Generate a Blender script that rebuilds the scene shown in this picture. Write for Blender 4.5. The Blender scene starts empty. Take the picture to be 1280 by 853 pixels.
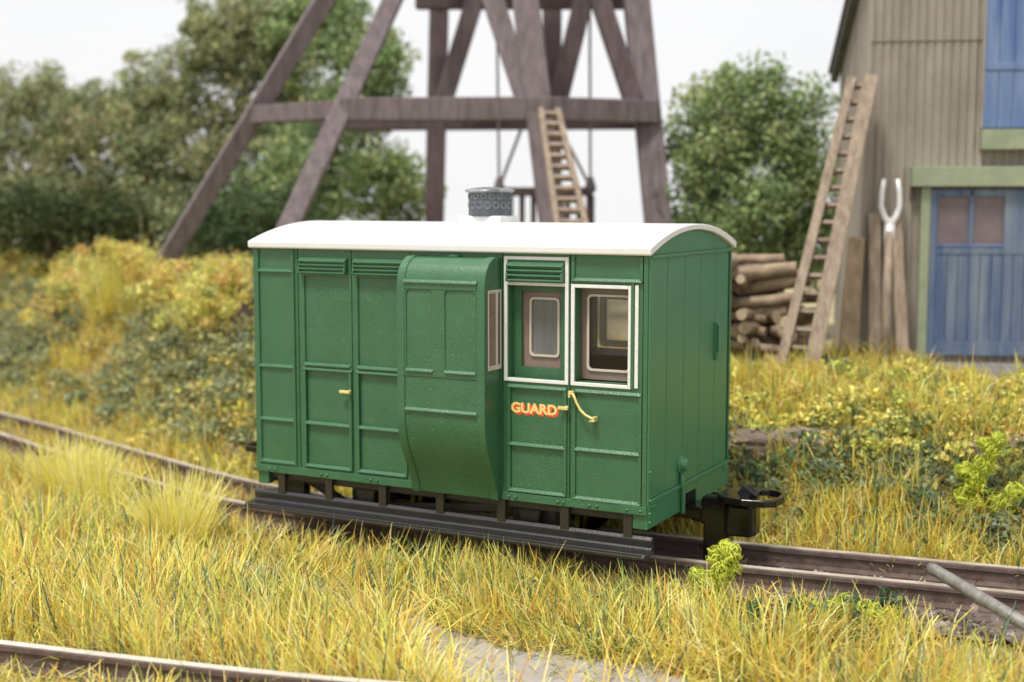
import bpy, bmesh, math, random
import numpy as np
from mathutils import Vector, Matrix

scene = bpy.context.scene
COL = scene.collection
rng = np.random.default_rng(11)
random.seed(11)

# ------------------------------------------------------------------ camera
CAM = np.array([6.02564, -7.49148, 2.01257])
YAW, PITCH, FPX = 2.05719931, -0.104271, 1667.2
FW = np.array([math.cos(PITCH) * math.cos(YAW), math.cos(PITCH) * math.sin(YAW), math.sin(PITCH)])
RT = np.array([math.sin(YAW), -math.cos(YAW), 0.0])
UP = np.cross(RT, FW)
cd = bpy.data.cameras.new('camera')
cam = bpy.data.objects.new('camera', cd)
COL.objects.link(cam)
cam.matrix_world = Matrix(((RT[0], UP[0], -FW[0], CAM[0]), (RT[1], UP[1], -FW[1], CAM[1]),
                           (RT[2], UP[2], -FW[2], CAM[2]), (0, 0, 0, 1)))
cd.sensor_width = 36
cd.lens = FPX / 1280 * 36
cd.clip_start = 0.1
cd.clip_end = 500
cd.dof.use_dof = True
cd.dof.focus_distance = 8.0
cd.dof.aperture_fstop = 0.0469 / 0.067
scene.camera = cam

# ------------------------------------------------------------------ world, sun, exposure
world = bpy.data.worlds.new('World')
scene.world = world
world.use_nodes = True
wn, wl = world.node_tree.nodes, world.node_tree.links
for n in list(wn):
    wn.remove(n)
SUN_EL, SUN_AZ = math.radians(66), math.radians(191)      # azimuth measured clockwise from +y
wout = wn.new('ShaderNodeOutputWorld')
wbg = wn.new('ShaderNodeBackground')
sky = wn.new('ShaderNodeTexSky')
sky.sky_type = 'NISHITA'
sky.sun_disc = False
sky.sun_elevation = SUN_EL
sky.sun_rotation = SUN_AZ
sky.dust_density = 4.0
wm = wn.new('ShaderNodeMix')
wm.data_type = 'RGBA'
wm.inputs[0].default_value = 0.93                          # thick white cloud over most of the sky
wtc = wn.new('ShaderNodeTexCoord')
wnz = wn.new('ShaderNodeTexNoise')
wnz.inputs['Scale'].default_value = 2.2
wnz.inputs['Detail'].default_value = 5
wmr = wn.new('ShaderNodeMapRange')
wmr.inputs[1].default_value, wmr.inputs[2].default_value = 0.3, 0.7
wmr.inputs[3].default_value, wmr.inputs[4].default_value = 0.86, 0.99
wl.new(wtc.outputs['Generated'], wnz.inputs['Vector'])
wl.new(wnz.outputs['Fac'], wmr.inputs[0])
wl.new(wmr.outputs[0], wm.inputs[0])
wm.inputs[7].default_value = (7.7, 7.7, 7.75, 1)
wl.new(sky.outputs[0], wm.inputs[6])
wl.new(wm.outputs[2], wbg.inputs[0])
wbg.inputs[1].default_value = 0.1
wl.new(wbg.outputs[0], wout.inputs[0])

sd = bpy.data.lights.new('sun', 'SUN')
sun = bpy.data.objects.new('sun', sd)
COL.objects.link(sun)
sd.energy = 2.8
sd.angle = math.radians(12)
sd.color = (1.0, 0.95, 0.86)
sv = Vector((math.sin(SUN_AZ) * math.cos(SUN_EL), math.cos(SUN_AZ) * math.cos(SUN_EL), math.sin(SUN_EL)))
sun.rotation_euler = (-sv).to_track_quat('-Z', 'Y').to_euler()
sun.location = (0, 0, 20)

scene.view_settings.view_transform = 'Standard'
scene.view_settings.look = 'None'
scene.view_settings.gamma = 1
scene.view_settings.exposure = 0.40
scene.render.engine = 'CYCLES'
scene.cycles.use_denoising = True
scene.cycles.max_bounces = 8
scene.cycles.transparent_max_bounces = 12


# ------------------------------------------------------------------ materials
def mat(name, col, rough=0.6, metal=0.0, spec=0.5, col2=None, scale=6.0, mixw=(0.35, 0.65), bump=0.0, bscale=60.0,
        stretch=None, detail=6, attr=None, transl=0.0, specks=None):
    m = bpy.data.materials.new(name)
    m.use_nodes = True
    nt = m.node_tree
    N, Lk = nt.nodes, nt.links
    b = N['Principled BSDF']
    b.inputs['Roughness'].default_value = rough
    b.inputs['Metallic'].default_value = metal
    b.inputs['Specular IOR Level'].default_value = spec
    tc = N.new('ShaderNodeTexCoord')
    mp = N.new('ShaderNodeMapping')
    Lk.new(tc.outputs['Object'], mp.inputs[0])
    if stretch:
        mp.inputs['Scale'].default_value = stretch
    out = None
    if attr:
        a = N.new('ShaderNodeAttribute')
        a.attribute_name = attr
        out = a.outputs['Color']
    elif col2:
        nz = N.new('ShaderNodeTexNoise')
        nz.inputs['Scale'].default_value = scale
        nz.inputs['Detail'].default_value = detail
        nz.inputs['Roughness'].default_value = 0.62
        Lk.new(mp.outputs[0], nz.inputs['Vector'])
        cr = N.new('ShaderNodeValToRGB')
        cr.color_ramp.elements[0].position = mixw[0]
        cr.color_ramp.elements[1].position = mixw[1]
        cr.color_ramp.elements[0].color = (*col, 1)
        cr.color_ramp.elements[1].color = (*col2, 1)
        Lk.new(nz.outputs['Fac'], cr.inputs[0])
        out = cr.outputs[0]
    if specks:
        sc, thr, scol = specks
        nz = N.new('ShaderNodeTexNoise')
        nz.inputs['Scale'].default_value = sc
        nz.inputs['Detail'].default_value = 1
        Lk.new(mp.outputs[0], nz.inputs['Vector'])
        cr = N.new('ShaderNodeValToRGB')
        cr.color_ramp.elements[0].position = thr
        cr.color_ramp.elements[1].position = thr + 0.02
        cr.color_ramp.elements[0].color = (0, 0, 0, 1)
        cr.color_ramp.elements[1].color = (1, 1, 1, 1)
        Lk.new(nz.outputs['Fac'], cr.inputs[0])
        mx = N.new('ShaderNodeMix')
        mx.data_type = 'RGBA'
        Lk.new(cr.outputs[0], mx.inputs[0])
        if out is not None:
            Lk.new(out, mx.inputs[6])
        else:
            mx.inputs[6].default_value = (*col, 1)
        mx.inputs[7].default_value = (*scol, 1)
        out = mx.outputs[2]
    if out is not None:
        Lk.new(out, b.inputs['Base Color'])
    else:
        b.inputs['Base Color'].default_value = (*col, 1)
    if bump > 0:
        nz = N.new('ShaderNodeTexNoise')
        nz.inputs['Scale'].default_value = bscale
        nz.inputs['Detail'].default_value = 5
        Lk.new(mp.outputs[0], nz.inputs['Vector'])
        bp = N.new('ShaderNodeBump')
        bp.inputs['Strength'].default_value = bump
        bp.inputs['Distance'].default_value = 0.02
        Lk.new(nz.outputs['Fac'], bp.inputs['Height'])
        Lk.new(bp.outputs[0], b.inputs['Normal'])
    if transl > 0:
        tr = N.new('ShaderNodeBsdfTranslucent')
        if out is not None:
            Lk.new(out, tr.inputs[0])
        else:
            tr.inputs[0].default_value = (*col, 1)
        ms = N.new('ShaderNodeMixShader')
        ms.inputs[0].default_value = transl
        Lk.new(b.outputs[0], ms.inputs[1])
        Lk.new(tr.outputs[0], ms.inputs[2])
        Lk.new(ms.outputs[0], N['Material Output'].inputs[0])
    return m


def glass(name, tint=(1, 1, 1), refl=0.12):
    m = bpy.data.materials.new(name)
    m.use_nodes = True
    N, Lk = m.node_tree.nodes, m.node_tree.links
    N.remove(N['Principled BSDF'])
    t = N.new('ShaderNodeBsdfTransparent')
    t.inputs[0].default_value = (*tint, 1)
    g = N.new('ShaderNodeBsdfGlossy')
    g.inputs['Roughness'].default_value = 0.06
    fr = N.new('ShaderNodeLayerWeight')
    fr.inputs[0].default_value = refl
    ms = N.new('ShaderNodeMixShader')
    Lk.new(fr.outputs['Fresnel'], ms.inputs[0])
    Lk.new(t.outputs[0], ms.inputs[1])
    Lk.new(g.outputs[0], ms.inputs[2])
    Lk.new(ms.outputs[0], N['Material Output'].inputs[0])
    return m


M = {}
M['green'] = mat('green_paint', (0.035, 0.124, 0.055), 0.31, spec=0.6, col2=(0.045, 0.142, 0.066), scale=5, bump=0.16, bscale=95,
                 specks=(120, 0.735, (0.22, 0.38, 0.25)))
M['green_bay'] = mat('grained_green_paint', (0.035, 0.124, 0.055), 0.30, spec=0.65, col2=(0.045, 0.142, 0.066), scale=5, bump=0.22, bscale=110,
                     specks=(120, 0.73, (0.22, 0.38, 0.25)))
M['green_end_lit'] = mat('end_green_painted_light', (0.050, 0.180, 0.086), 0.36, spec=0.5, col2=(0.060, 0.200, 0.097), scale=4, bump=0.07, bscale=80,
                     specks=(60, 0.79, (0.22, 0.38, 0.25)))  # the van's green, raised in colour to paint in light the end lacks
M['lining'] = mat('mauve_lining', (0.66, 0.56, 0.54), 0.5, col2=(0.72, 0.62, 0.60), scale=5)
M['white_roof'] = mat('white_roof_paint', (0.74, 0.74, 0.73), 0.5, spec=0.4, col2=(0.70, 0.70, 0.69), scale=3)
M['white_line'] = mat('white_lining', (0.80, 0.80, 0.78), 0.6, col2=(0.70, 0.71, 0.70), scale=30, bump=0.08, bscale=60)
M['ventgrey'] = mat('grey_metal', (0.055, 0.065, 0.078), 0.34, spec=0.6, col2=(0.085, 0.098, 0.118), scale=9, bump=0.1, bscale=30)
M['ventlid'] = mat('worn_lid', (0.10, 0.11, 0.125), 0.3, spec=0.7, col2=(0.42, 0.42, 0.40), scale=14, mixw=(0.42, 0.75))
M['black'] = mat('black_plastic', (0.005, 0.005, 0.005), 0.15, spec=0.5, col2=(0.009, 0.009, 0.009), scale=8, bump=0.05, bscale=40)
M['matte'] = mat('matte_black', (0.008, 0.0075, 0.007), 0.85, spec=0.2)
M['blackfoot'] = mat('black_step', (0.015, 0.0147, 0.0144), 0.24, spec=0.8, col2=(0.022, 0.0215, 0.021), scale=8, bump=0.08, bscale=60)
M['olive'] = mat('dark_olive_plastic', (0.022, 0.018, 0.011), 0.45, col2=(0.032, 0.026, 0.016), scale=6)
M['brown'] = mat('brown_interior', (0.20, 0.145, 0.12), 0.4, col2=(0.26, 0.195, 0.165), scale=6)
M['tan'] = mat('tan_seat', (0.34, 0.19, 0.10), 0.5, col2=(0.40, 0.24, 0.13), scale=6)
M['rim'] = mat('clear_rim', (0.58, 0.52, 0.45), 0.2, spec=0.8)
M['clear'] = mat('clear_plastic', (0.80, 0.78, 0.74), 0.2, spec=0.7, transl=0.75)
M['glass'] = glass('window_glass', (0.9, 0.9, 0.92), 0.25)
M['greyglass'] = mat('smoky_pane', (0.11, 0.115, 0.125), 0.12, spec=0.7, col2=(0.16, 0.165, 0.175), scale=3, stretch=(4, 1, 0.4))
M['gold'] = mat('brass_paint', (0.62, 0.50, 0.13), 0.3, spec=0.6, col2=(0.76, 0.66, 0.30), scale=30)
M['cream'] = mat('cream_letter', (0.86, 0.64, 0.22), 0.5)
M['red'] = mat('red_letter', (0.78, 0.10, 0.035), 0.5)
M['railside'] = mat('rusty_rail', (0.085, 0.055, 0.045), 0.75, col2=(0.15, 0.105, 0.09), scale=9, bump=0.4, bscale=25)
M['railtop'] = mat('polished_rail', (0.72, 0.67, 0.60), 0.45, metal=0.45, col2=(0.84, 0.80, 0.75), scale=12)
M['railtop_dull'] = mat('dull_rail_head', (0.40, 0.33, 0.28), 0.5, metal=0.3, col2=(0.62, 0.56, 0.49), scale=5)
M['sleeper'] = mat('sleeper_wood', (0.10, 0.075, 0.066), 0.85, col2=(0.19, 0.15, 0.135), scale=10, bump=0.6, bscale=25)
M['bed'] = mat('trackbed_dirt', (0.075, 0.055, 0.047), 0.95, col2=(0.20, 0.155, 0.135), scale=7, bump=1.0, bscale=18, detail=10)
M['earth'] = mat('earth', (0.26, 0.21, 0.11), 0.95, col2=(0.42, 0.36, 0.20), scale=2.2, bump=1.0, bscale=14, detail=10)
M['path'] = mat('grey_path', (0.28, 0.26, 0.235), 0.95, col2=(0.42, 0.39, 0.355), scale=4, bump=0.6, bscale=22, detail=10, mixw=(0.3, 0.7))
M['apron'] = mat('dark_grey_dirt', (0.13, 0.12, 0.115), 0.95, col2=(0.22, 0.205, 0.195), scale=4, bump=0.5, bscale=20)
M['rock'] = mat('brown_rock', (0.16, 0.12, 0.10), 0.95, col2=(0.33, 0.26, 0.21), scale=3, bump=1.0, bscale=9, detail=10)
M['timber'] = mat('weathered_timber', (0.105, 0.080, 0.088), 0.75, col2=(0.185, 0.150, 0.157), scale=5, stretch=(3, 3, 0.5), bump=0.25, bscale=12)
M['timber_dark'] = mat('dark_timber', (0.065, 0.042, 0.045), 0.8, col2=(0.105, 0.075, 0.078), scale=5, stretch=(3, 3, 0.5), bump=0.25, bscale=12)
M['pale_wood'] = mat('pale_wood', (0.25, 0.175, 0.11), 0.8, col2=(0.40, 0.30, 0.20), scale=5, stretch=(4, 4, 0.6), bump=0.3, bscale=14)
M['grey_wood'] = mat('greyed_wood', (0.20, 0.15, 0.11), 0.85, col2=(0.36, 0.285, 0.22), scale=5, stretch=(4, 4, 0.5), bump=0.3, bscale=14)
M['bark'] = mat('log_bark', (0.13, 0.09, 0.06), 0.9, col2=(0.34, 0.26, 0.18), scale=7, bump=0.6, bscale=20)
M['logend'] = mat('log_end', (0.30, 0.23, 0.15), 0.85, col2=(0.44, 0.35, 0.25), scale=12)
M['tin'] = mat('corrugated_tin', (0.235, 0.205, 0.175), 0.7, col2=(0.335, 0.30, 0.255), scale=2.2, stretch=(1, 1, 0.5), bump=0.1, bscale=12)
M['tin_dark'] = mat('roof_tin', (0.10, 0.10, 0.098), 0.7, col2=(0.16, 0.155, 0.15), scale=3)
M['sage'] = mat('sage_paint', (0.23, 0.275, 0.18), 0.7, col2=(0.31, 0.345, 0.235), scale=4, bump=0.15, bscale=20)
M['blue'] = mat('faded_blue_paint', (0.065, 0.105, 0.21), 0.7, col2=(0.20, 0.24, 0.285), scale=2.6, stretch=(3, 3, 0.35), bump=0.2, bscale=20, mixw=(0.36, 0.7))
M['blue_bright'] = mat('blue_paint', (0.07, 0.13, 0.31), 0.7, col2=(0.17, 0.24, 0.40), scale=2.6, stretch=(3, 3, 0.35), bump=0.2, bscale=20)
M['mauve'] = mat('dusty_pane', (0.13, 0.10, 0.115), 0.5, col2=(0.18, 0.14, 0.15), scale=5)
M['silver'] = mat('worn_silver', (0.62, 0.60, 0.62), 0.45, metal=0.3, col2=(0.74, 0.72, 0.72), scale=12)
M['iron'] = mat('grey_iron', (0.16, 0.15, 0.14), 0.55, metal=0.2, col2=(0.27, 0.255, 0.24), scale=14, bump=0.35, bscale=30)
M['rope'] = mat('dark_rope', (0.13, 0.11, 0.11), 0.9)
M['fibre'] = mat('dry_grass', (1, 1, 1), 0.6, spec=0.25, attr='Col', transl=0.3)
M['leaf'] = mat('leaves', (1, 1, 1), 0.6, spec=0.3, attr='Col', transl=0.35)
M['stone'] = mat('stones', (1, 1, 1), 0.9, spec=0.2, attr='Col')
M['trunk'] = mat('tree_bark', (0.09, 0.065, 0.05), 0.9, col2=(0.15, 0.115, 0.09), scale=8, bump=0.5, bscale=20)


# ------------------------------------------------------------------ helpers
def at(px, py, d):
    """World point that lies d metres deep from the camera's position, in the direction of the photograph's pixel."""
    return CAM + (FW + RT * (px - 640) / FPX - UP * (py - 426.5) / FPX) * d


def tag(o, label=None, cat=None, group=None, kind=None):
    if label:
        o['label'] = label
    if cat:
        o['category'] = cat
    if group:
        o['group'] = group
    if kind:
        o['kind'] = kind
    return o


def empty(name, loc, rz=0.0, label=None, cat=None, group=None):
    o = bpy.data.objects.new(name, None)
    o.empty_display_size = 0.1
    o.location = loc
    o.rotation_euler = (0, 0, rz)
    COL.objects.link(o)
    return tag(o, label, cat, group)


class MB:
    def __init__(s):
        s.v, s.f = [], []

    def add(s, vs, fs):
        k = len(s.v)
        s.v += [tuple(map(float, p)) for p in vs]
        s.f += [tuple(i + k for i in f) for f in fs]
        return s

    def box(s, x0, x1, y0, y1, z0, z1):
        return s.add([(x0, y0, z0), (x1, y0, z0), (x1, y1, z0), (x0, y1, z0), (x0, y0, z1), (x1, y0, z1), (x1, y1, z1), (x0, y1, z1)],
                     [(0, 3, 2, 1), (4, 5, 6, 7), (0, 1, 5, 4), (1, 2, 6, 5), (2, 3, 7, 6), (3, 0, 4, 7)])

    def prism(s, poly, fn, a, b):
        """poly in 2-D, fn(u, v, t) -> point, between t = a and t = b"""
        n = len(poly)
        vs = [fn(u, v, a) for u, v in poly] + [fn(u, v, b) for u, v in poly]
        fs = [tuple(range(n))[::-1], tuple(range(n, 2 * n))]
        fs += [(i, (i + 1) % n, n + (i + 1) % n, n + i) for i in range(n)]
        return s.add(vs, fs)

    def beam(s, p, q, w, h, up=(0, 0, 1), w2=None, h2=None):
        p, q = np.array(p, float), np.array(q, float)
        d = q - p
        d /= np.linalg.norm(d)
        upv = np.array(up, float)
        if abs(d @ upv) > 0.97:
            upv = np.array([0.0, 1.0, 0.0])
        a = np.cross(d, upv)
        a /= np.linalg.norm(a)
        c = np.cross(a, d)
        w2, h2 = w2 or w, h2 or h
        vs = []
        for P, ww, hh in ((p, w, h), (q, w2, h2)):
            for i, j in ((-1, -1), (1, -1), (1, 1), (-1, 1)):
                vs.append(P + a * ww / 2 * i + c * hh / 2 * j)
        return s.add(vs, [(3, 2, 1, 0), (4, 5, 6, 7), (0, 1, 5, 4), (1, 2, 6, 5), (2, 3, 7, 6), (3, 0, 4, 7)])

    def tube(s, pts, r, n=8, cap=True):
        pts = [np.array(p, float) for p in pts]
        rs = r if hasattr(r, '__len__') else [r] * len(pts)
        vs, fs = [], []
        prev = None
        for i, P in enumerate(pts):
            d = pts[min(i + 1, len(pts) - 1)] - pts[max(i - 1, 0)]
            d /= np.linalg.norm(d)
            if prev is None:
                ref = np.array([0, 0, 1.0]) if abs(d[2]) < 0.9 else np.array([1.0, 0, 0])
                a = np.cross(d, ref)
            else:
                a = prev - d * (prev @ d)
            a /= np.linalg.norm(a)
            prev = a
            c = np.cross(d, a)
            for k in range(n):
                t = 2 * math.pi * k / n
                vs.append(P + (a * math.cos(t) + c * math.sin(t)) * rs[i])
        for i in range(len(pts) - 1):
            for k in range(n):
                k2 = (k + 1) % n
                fs.append((i * n + k, i * n + k2, (i + 1) * n + k2, (i + 1) * n + k))
        if cap:
            fs.append(tuple(range(n))[::-1])
            m = (len(pts) - 1) * n
            fs.append(tuple(range(m, m + n)))
        return s.add(vs, fs)

    def lathe(s, c, prof, axis='z', n=24):
        vs, fs = [], []
        for r, h in prof:
            for k in range(n):
                t = 2 * math.pi * k / n
                a, b = r * math.cos(t), r * math.sin(t)
                if axis == 'z':
                    vs.append((c[0] + a, c[1] + b, c[2] + h))
                elif axis == 'y':
                    vs.append((c[0] + a, c[1] + h, c[2] + b))
                else:
                    vs.append((c[0] + h, c[1] + a, c[2] + b))
        for i in range(len(prof) - 1):
            for k in range(n):
                k2 = (k + 1) % n
                fs.append((i * n + k, i * n + k2, (i + 1) * n + k2, (i + 1) * n + k))
        fs.append(tuple(range(n))[::-1])
        m = (len(prof) - 1) * n
        fs.append(tuple(range(m, m + n)))
        return s.add(vs, fs)

    def xf(s, fn):
        s.v = [tuple(fn(np.array(p))) for p in s.v]
        return s

    def build(s, name, m, parent=None, bevel=0.0, smooth=False, seg=2):
        me = bpy.data.meshes.new(name)
        me.from_pydata(s.v, [], s.f)
        bm = bmesh.new()
        bm.from_mesh(me)
        bmesh.ops.recalc_face_normals(bm, faces=bm.faces)
        bm.to_mesh(me)
        bm.free()
        me.materials.append(m)
        if smooth:
            me.polygons.foreach_set('use_smooth', [True] * len(me.polygons))
        o = bpy.data.objects.new(name, me)
        COL.objects.link(o)
        if parent is not None:
            o.parent = parent
        if bevel > 0:
            b = o.modifiers.new('bevel', 'BEVEL')
            b.width = bevel
            b.segments = seg
            b.limit_method = 'ANGLE'
            b.angle_limit = math.radians(40)
            if not smooth:
                b.harden_normals = False
        return o


def smooth_by_angle(o, ang=35):
    me = o.data
    me.polygons.foreach_set('use_smooth', [True] * len(me.polygons))
    bm = bmesh.new()
    bm.from_mesh(me)
    for e in bm.edges:
        if len(e.link_faces) == 2 and e.calc_face_angle(0) > math.radians(ang):
            e.smooth = False
    bm.to_mesh(me)
    bm.free()
    return o


def quads_object(name, V, F, C, m, parent=None):
    """V (n,3), F (m,4) indices, C (n,3) colours -> one mesh object"""
    me = bpy.data.meshes.new(name)
    me.vertices.add(len(V))
    me.vertices.foreach_set('co', np.ascontiguousarray(V, np.float32).ravel())
    me.loops.add(F.size)
    me.loops.foreach_set('vertex_index', np.ascontiguousarray(F, np.int32).ravel())
    me.polygons.add(len(F))
    me.polygons.foreach_set('loop_start', np.arange(0, F.size, F.shape[1], dtype=np.int32))
    me.update(calc_edges=True)
    at_ = me.color_attributes.new('Col', 'FLOAT_COLOR', 'POINT')
    c4 = np.ones((len(V), 4), np.float32)
    c4[:, :3] = C
    at_.data.foreach_set('color', c4.ravel())
    me.materials.append(m)
    me.validate()
    o = bpy.data.objects.new(name, me)
    COL.objects.link(o)
    if parent is not None:
        o.parent = parent
    return o


# smooth value noise on the plane
_tabs = rng.random((8, 64, 64))


def vnoise(x, y, s, k=0):
    x, y = np.asarray(x, float) / s + 100.3, np.asarray(y, float) / s + 57.7
    xi, yi = np.floor(x).astype(int), np.floor(y).astype(int)
    fx, fy = x - xi, y - yi
    fx, fy = fx * fx * (3 - 2 * fx), fy * fy * (3 - 2 * fy)
    T = _tabs[k % 8]
    a, b = T[xi % 64, yi % 64], T[(xi + 1) % 64, yi % 64]
    c, d = T[xi % 64, (yi + 1) % 64], T[(xi + 1) % 64, (yi + 1) % 64]
    return (a * (1 - fx) + b * fx) * (1 - fy) + (c * (1 - fx) + d * fx) * fy


def sstep(a, b, x):
    t = np.clip((np.asarray(x, float) - a) / (b - a), 0, 1)
    return t * t * (3 - 2 * t)


# ------------------------------------------------------------------ terrain
_kx = np.array([-16, -12, -8, -5.66, -4.7, -3.8, -2.38, -1.46, -.887, 0, 1, 2.2, 3.44, 4.16, 5.04, 7, 10, 14])
_ky = np.array([6.7, 5.1, 3.55, 2.66, 2.38, 2.05, 1.555, 1.24, 1.09, .96, .98, 1.00, 1.09, 1.19, 1.30, 1.60, 2.2, 3.2])
_fx = np.linspace(-16, 14, 1201)
_fy = np.interp(_fx, _kx, _ky)
_k = np.ones(25) / 25
_fy2 = np.convolve(np.pad(_fy, 24, mode='edge'), np.convolve(_k, _k), mode='same')[24:-24]
_fy2[:40], _fy2[-40:] = _fy[:40], _fy[-40:]


def yrear(x):
    return np.interp(x, _fx, _fy2)


GAUGE = 0.57
ZR = -0.29          # rail top
ZG = -0.45          # ground beside the track


def ycen(x):
    return yrear(x) - GAUGE / 2 / 0.97


def terrain(x, y):
    x, y = np.asarray(x, float), np.asarray(y, float)
    q = y - yrear(x)
    s = sstep(-2.5, 2.5, x)
    H = 1.3 * (1 - s) + 0.84 * s
    w = 1.95 * (1 - s) + 2.15 * s
    z = ZG + H * sstep(0.18, w, q)
    z = z + 0.10 * (vnoise(x, y, 0.9, 0) - .5) * sstep(0.25, 0.9, q) + 0.05 * (vnoise(x, y, .35, 1) - .5) * sstep(0.25, 0.8, q)
    fr = ycen(x) - y
    z = z + 0.06 * (vnoise(x, y, 0.7, 2) - .5) * sstep(0.5, 1.0, fr)
    z = z - 1.6 * sstep(9.5, 30, y)
    return z


gx = np.concatenate([np.linspace(-60, -15, 16)[:-1], np.arange(-15, 9, .1), np.linspace(9, 60, 18)])
gy = np.concatenate([np.linspace(-40, -6, 12)[:-1], np.arange(-6, 11, .1), np.linspace(11, 60, 18)])
GX, GY = np.meshgrid(gx, gy, indexing='ij')
GZ = terrain(GX, GY)
nx, ny = GX.shape
idx = np.arange(nx * ny).reshape(nx, ny)
F = np.stack([idx[:-1, :-1], idx[1:, :-1], idx[1:, 1:], idx[:-1, 1:]], -1).reshape(-1, 4)
g = quads_object('ground', np.stack([GX, GY, GZ], -1).reshape(-1, 3), F, np.ones((nx * ny, 3)), M['earth'])
g.data.polygons.foreach_set('use_smooth', [True] * len(g.data.polygons))
tag(g, 'dry brown earth under the grass rising to a bank behind the track', 'ground', kind='structure')


def ribbon(name, xs, yc, half, z, m, zoff=0.0, nseg=4, rough_edge=0.05):
    V, Fq = [], []
    for i, x in enumerate(xs):
        for k in range(nseg + 1):
            t = k / nseg * 2 - 1
            hh = half[i] * (1 + rough_edge * (random.random() - .5) * 4)
            yy = yc[i] + t * hh
            V.append((x, yy, z(x, yy) + zoff))
    n = nseg + 1
    for i in range(len(xs) - 1):
        for k in range(nseg):
            Fq.append((i * n + k, (i + 1) * n + k, (i + 1) * n + k + 1, i * n + k + 1))
    V, Fq = np.array(V), np.array(Fq)
    o = quads_object(name, V, Fq, np.ones((len(V), 3)), m)
    o.data.polygons.foreach_set('use_smooth', [True] * len(o.data.polygons))
    return o


xs = np.arange(-13, 8, .08)
tb = ribbon('trackbed', xs, ycen(xs) - .18, np.full(len(xs), .72), lambda x, y: float(terrain(x, y)) + 0.012 + 0.035 * float(vnoise(x, y, .12, 3)), M['bed'], nseg=12)
tag(tb, 'dark brown dirt ballast between and beside the rails', 'trackbed', kind='structure')

# the worn grey path through the foreground grass
_px = np.array([-1.2, -.3, .5, 1.2, 1.9, 2.5, 3.0, 3.5, 4.1, 5.0])
_py = np.array([-.05, -.35, -.60, -.82, -1.05, -1.45, -1.56, -1.58, -1.62, -1.7])
_pw = np.array([.04, .09, .11, .08, .06, .34, .43, .46, .38, .3])


def path_off(x, y):
    return np.abs(y - np.interp(x, _px, _py)) / np.interp(x, _px, _pw)


xs = np.arange(-1.2, 5.0, .06)
pth = ribbon('path', xs, np.interp(xs, _px, _py), np.interp(xs, _px, _pw), lambda x, y: float(terrain(x, y)), M['path'], zoff=0.012, nseg=8, rough_edge=.08)
tag(pth, 'bare pale grey strip of dirt path through the foreground grass', 'path', kind='structure')



def hit(px, py):
    """where the ground shows at a pixel of the photograph"""
    d = 4.0
    while d < 40:
        p = at(px, py, d)
        if p[2] < float(terrain(p[0], p[1])):
            return p
        d += .03
    return at(px, py, 20)


# ------------------------------------------------------------------ railway track
RAILPROF = [(-.075, -.135), (.075, -.135), (.075, -.118), (.02, -.105), (.02, -.045), (.034, -.035), (.034, -.012), (.030, -.004), (-.030, -.004), (-.034, -.012),
            (-.034, -.035), (-.02, -.045), (-.02, -.105), (-.075, -.118)]


def sweep(name, pts, prof, m, parent, z):
    pts = np.array(pts, float)
    mb = MB()
    n = len(prof)
    vs, fs = [], []
    for i in range(len(pts)):
        d = pts[min(i + 1, len(pts) - 1)] - pts[max(i - 1, 0)]
        d /= np.linalg.norm(d)
        nrm = np.array([-d[1], d[0]])
        for u, v in prof:
            P = pts[i] + nrm * u
            vs.append((P[0], P[1], z + v))
    for i in range(len(pts) - 1):
        for k in range(n):
            k2 = (k + 1) % n
            fs.append((i * n + k, i * n + k2, (i + 1) * n + k2, (i + 1) * n + k))
    fs.append(tuple(range(n)))
    fs.append(tuple(range((len(pts) - 1) * n, len(pts) * n)))
    mb.add(vs, fs)
    return mb.build(name, m, parent)


def make_track(root, cen, z, spacing, xs_s, half=.5, head='railtop_dull'):
    cen = np.array(cen)
    d = np.gradient(cen, axis=0)
    d /= np.linalg.norm(d, axis=1)[:, None]
    nr = np.stack([-d[:, 1], d[:, 0]], 1)
    for sgn in (1, -1):
        p = cen + nr * GAUGE / 2 * sgn
        r = sweep('rail', p, RAILPROF, M['railside'], root, z)
        sweep('polished_rail_top', p, [(-.026, -.005), (.026, -.005), (.026, 0), (-.026, 0)], M[head], r, z)
    s = np.concatenate([[0], np.cumsum(np.linalg.norm(np.diff(cen, axis=0), axis=1))])
    for t in np.arange(.2, s[-1], spacing):
        x, y = np.interp(t, s, cen[:, 0]), np.interp(t, s, cen[:, 1])
        if not (xs_s[0] < x < xs_s[1]):
            continue
        i = min(np.searchsorted(s, t), len(cen) - 1)
        a = math.atan2(d[i][1], d[i][0]) + random.uniform(-.03, .03)
        mb = MB().box(-.075, .075, -half, half, -.08, 0)
        ca, sa = math.cos(a), math.sin(a)
        mb.xf(lambda p: (x + p[0] * ca - p[1] * sa, y + p[0] * sa + p[1] * ca, z - .128 + p[2]))
        mb.build('sleeper', M['sleeper'], root, bevel=.012)


tx = np.arange(-13, 9, .15)
tr = empty('railway_track', (1.5, .7, ZG), 0, 'rusty narrow railway track curving under the green van', 'railway track')
tr.location = (0, 0, 0)
make_track(tr, np.stack([tx, ycen(tx)], 1), ZR, .43, (-9, 6.5))

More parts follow.
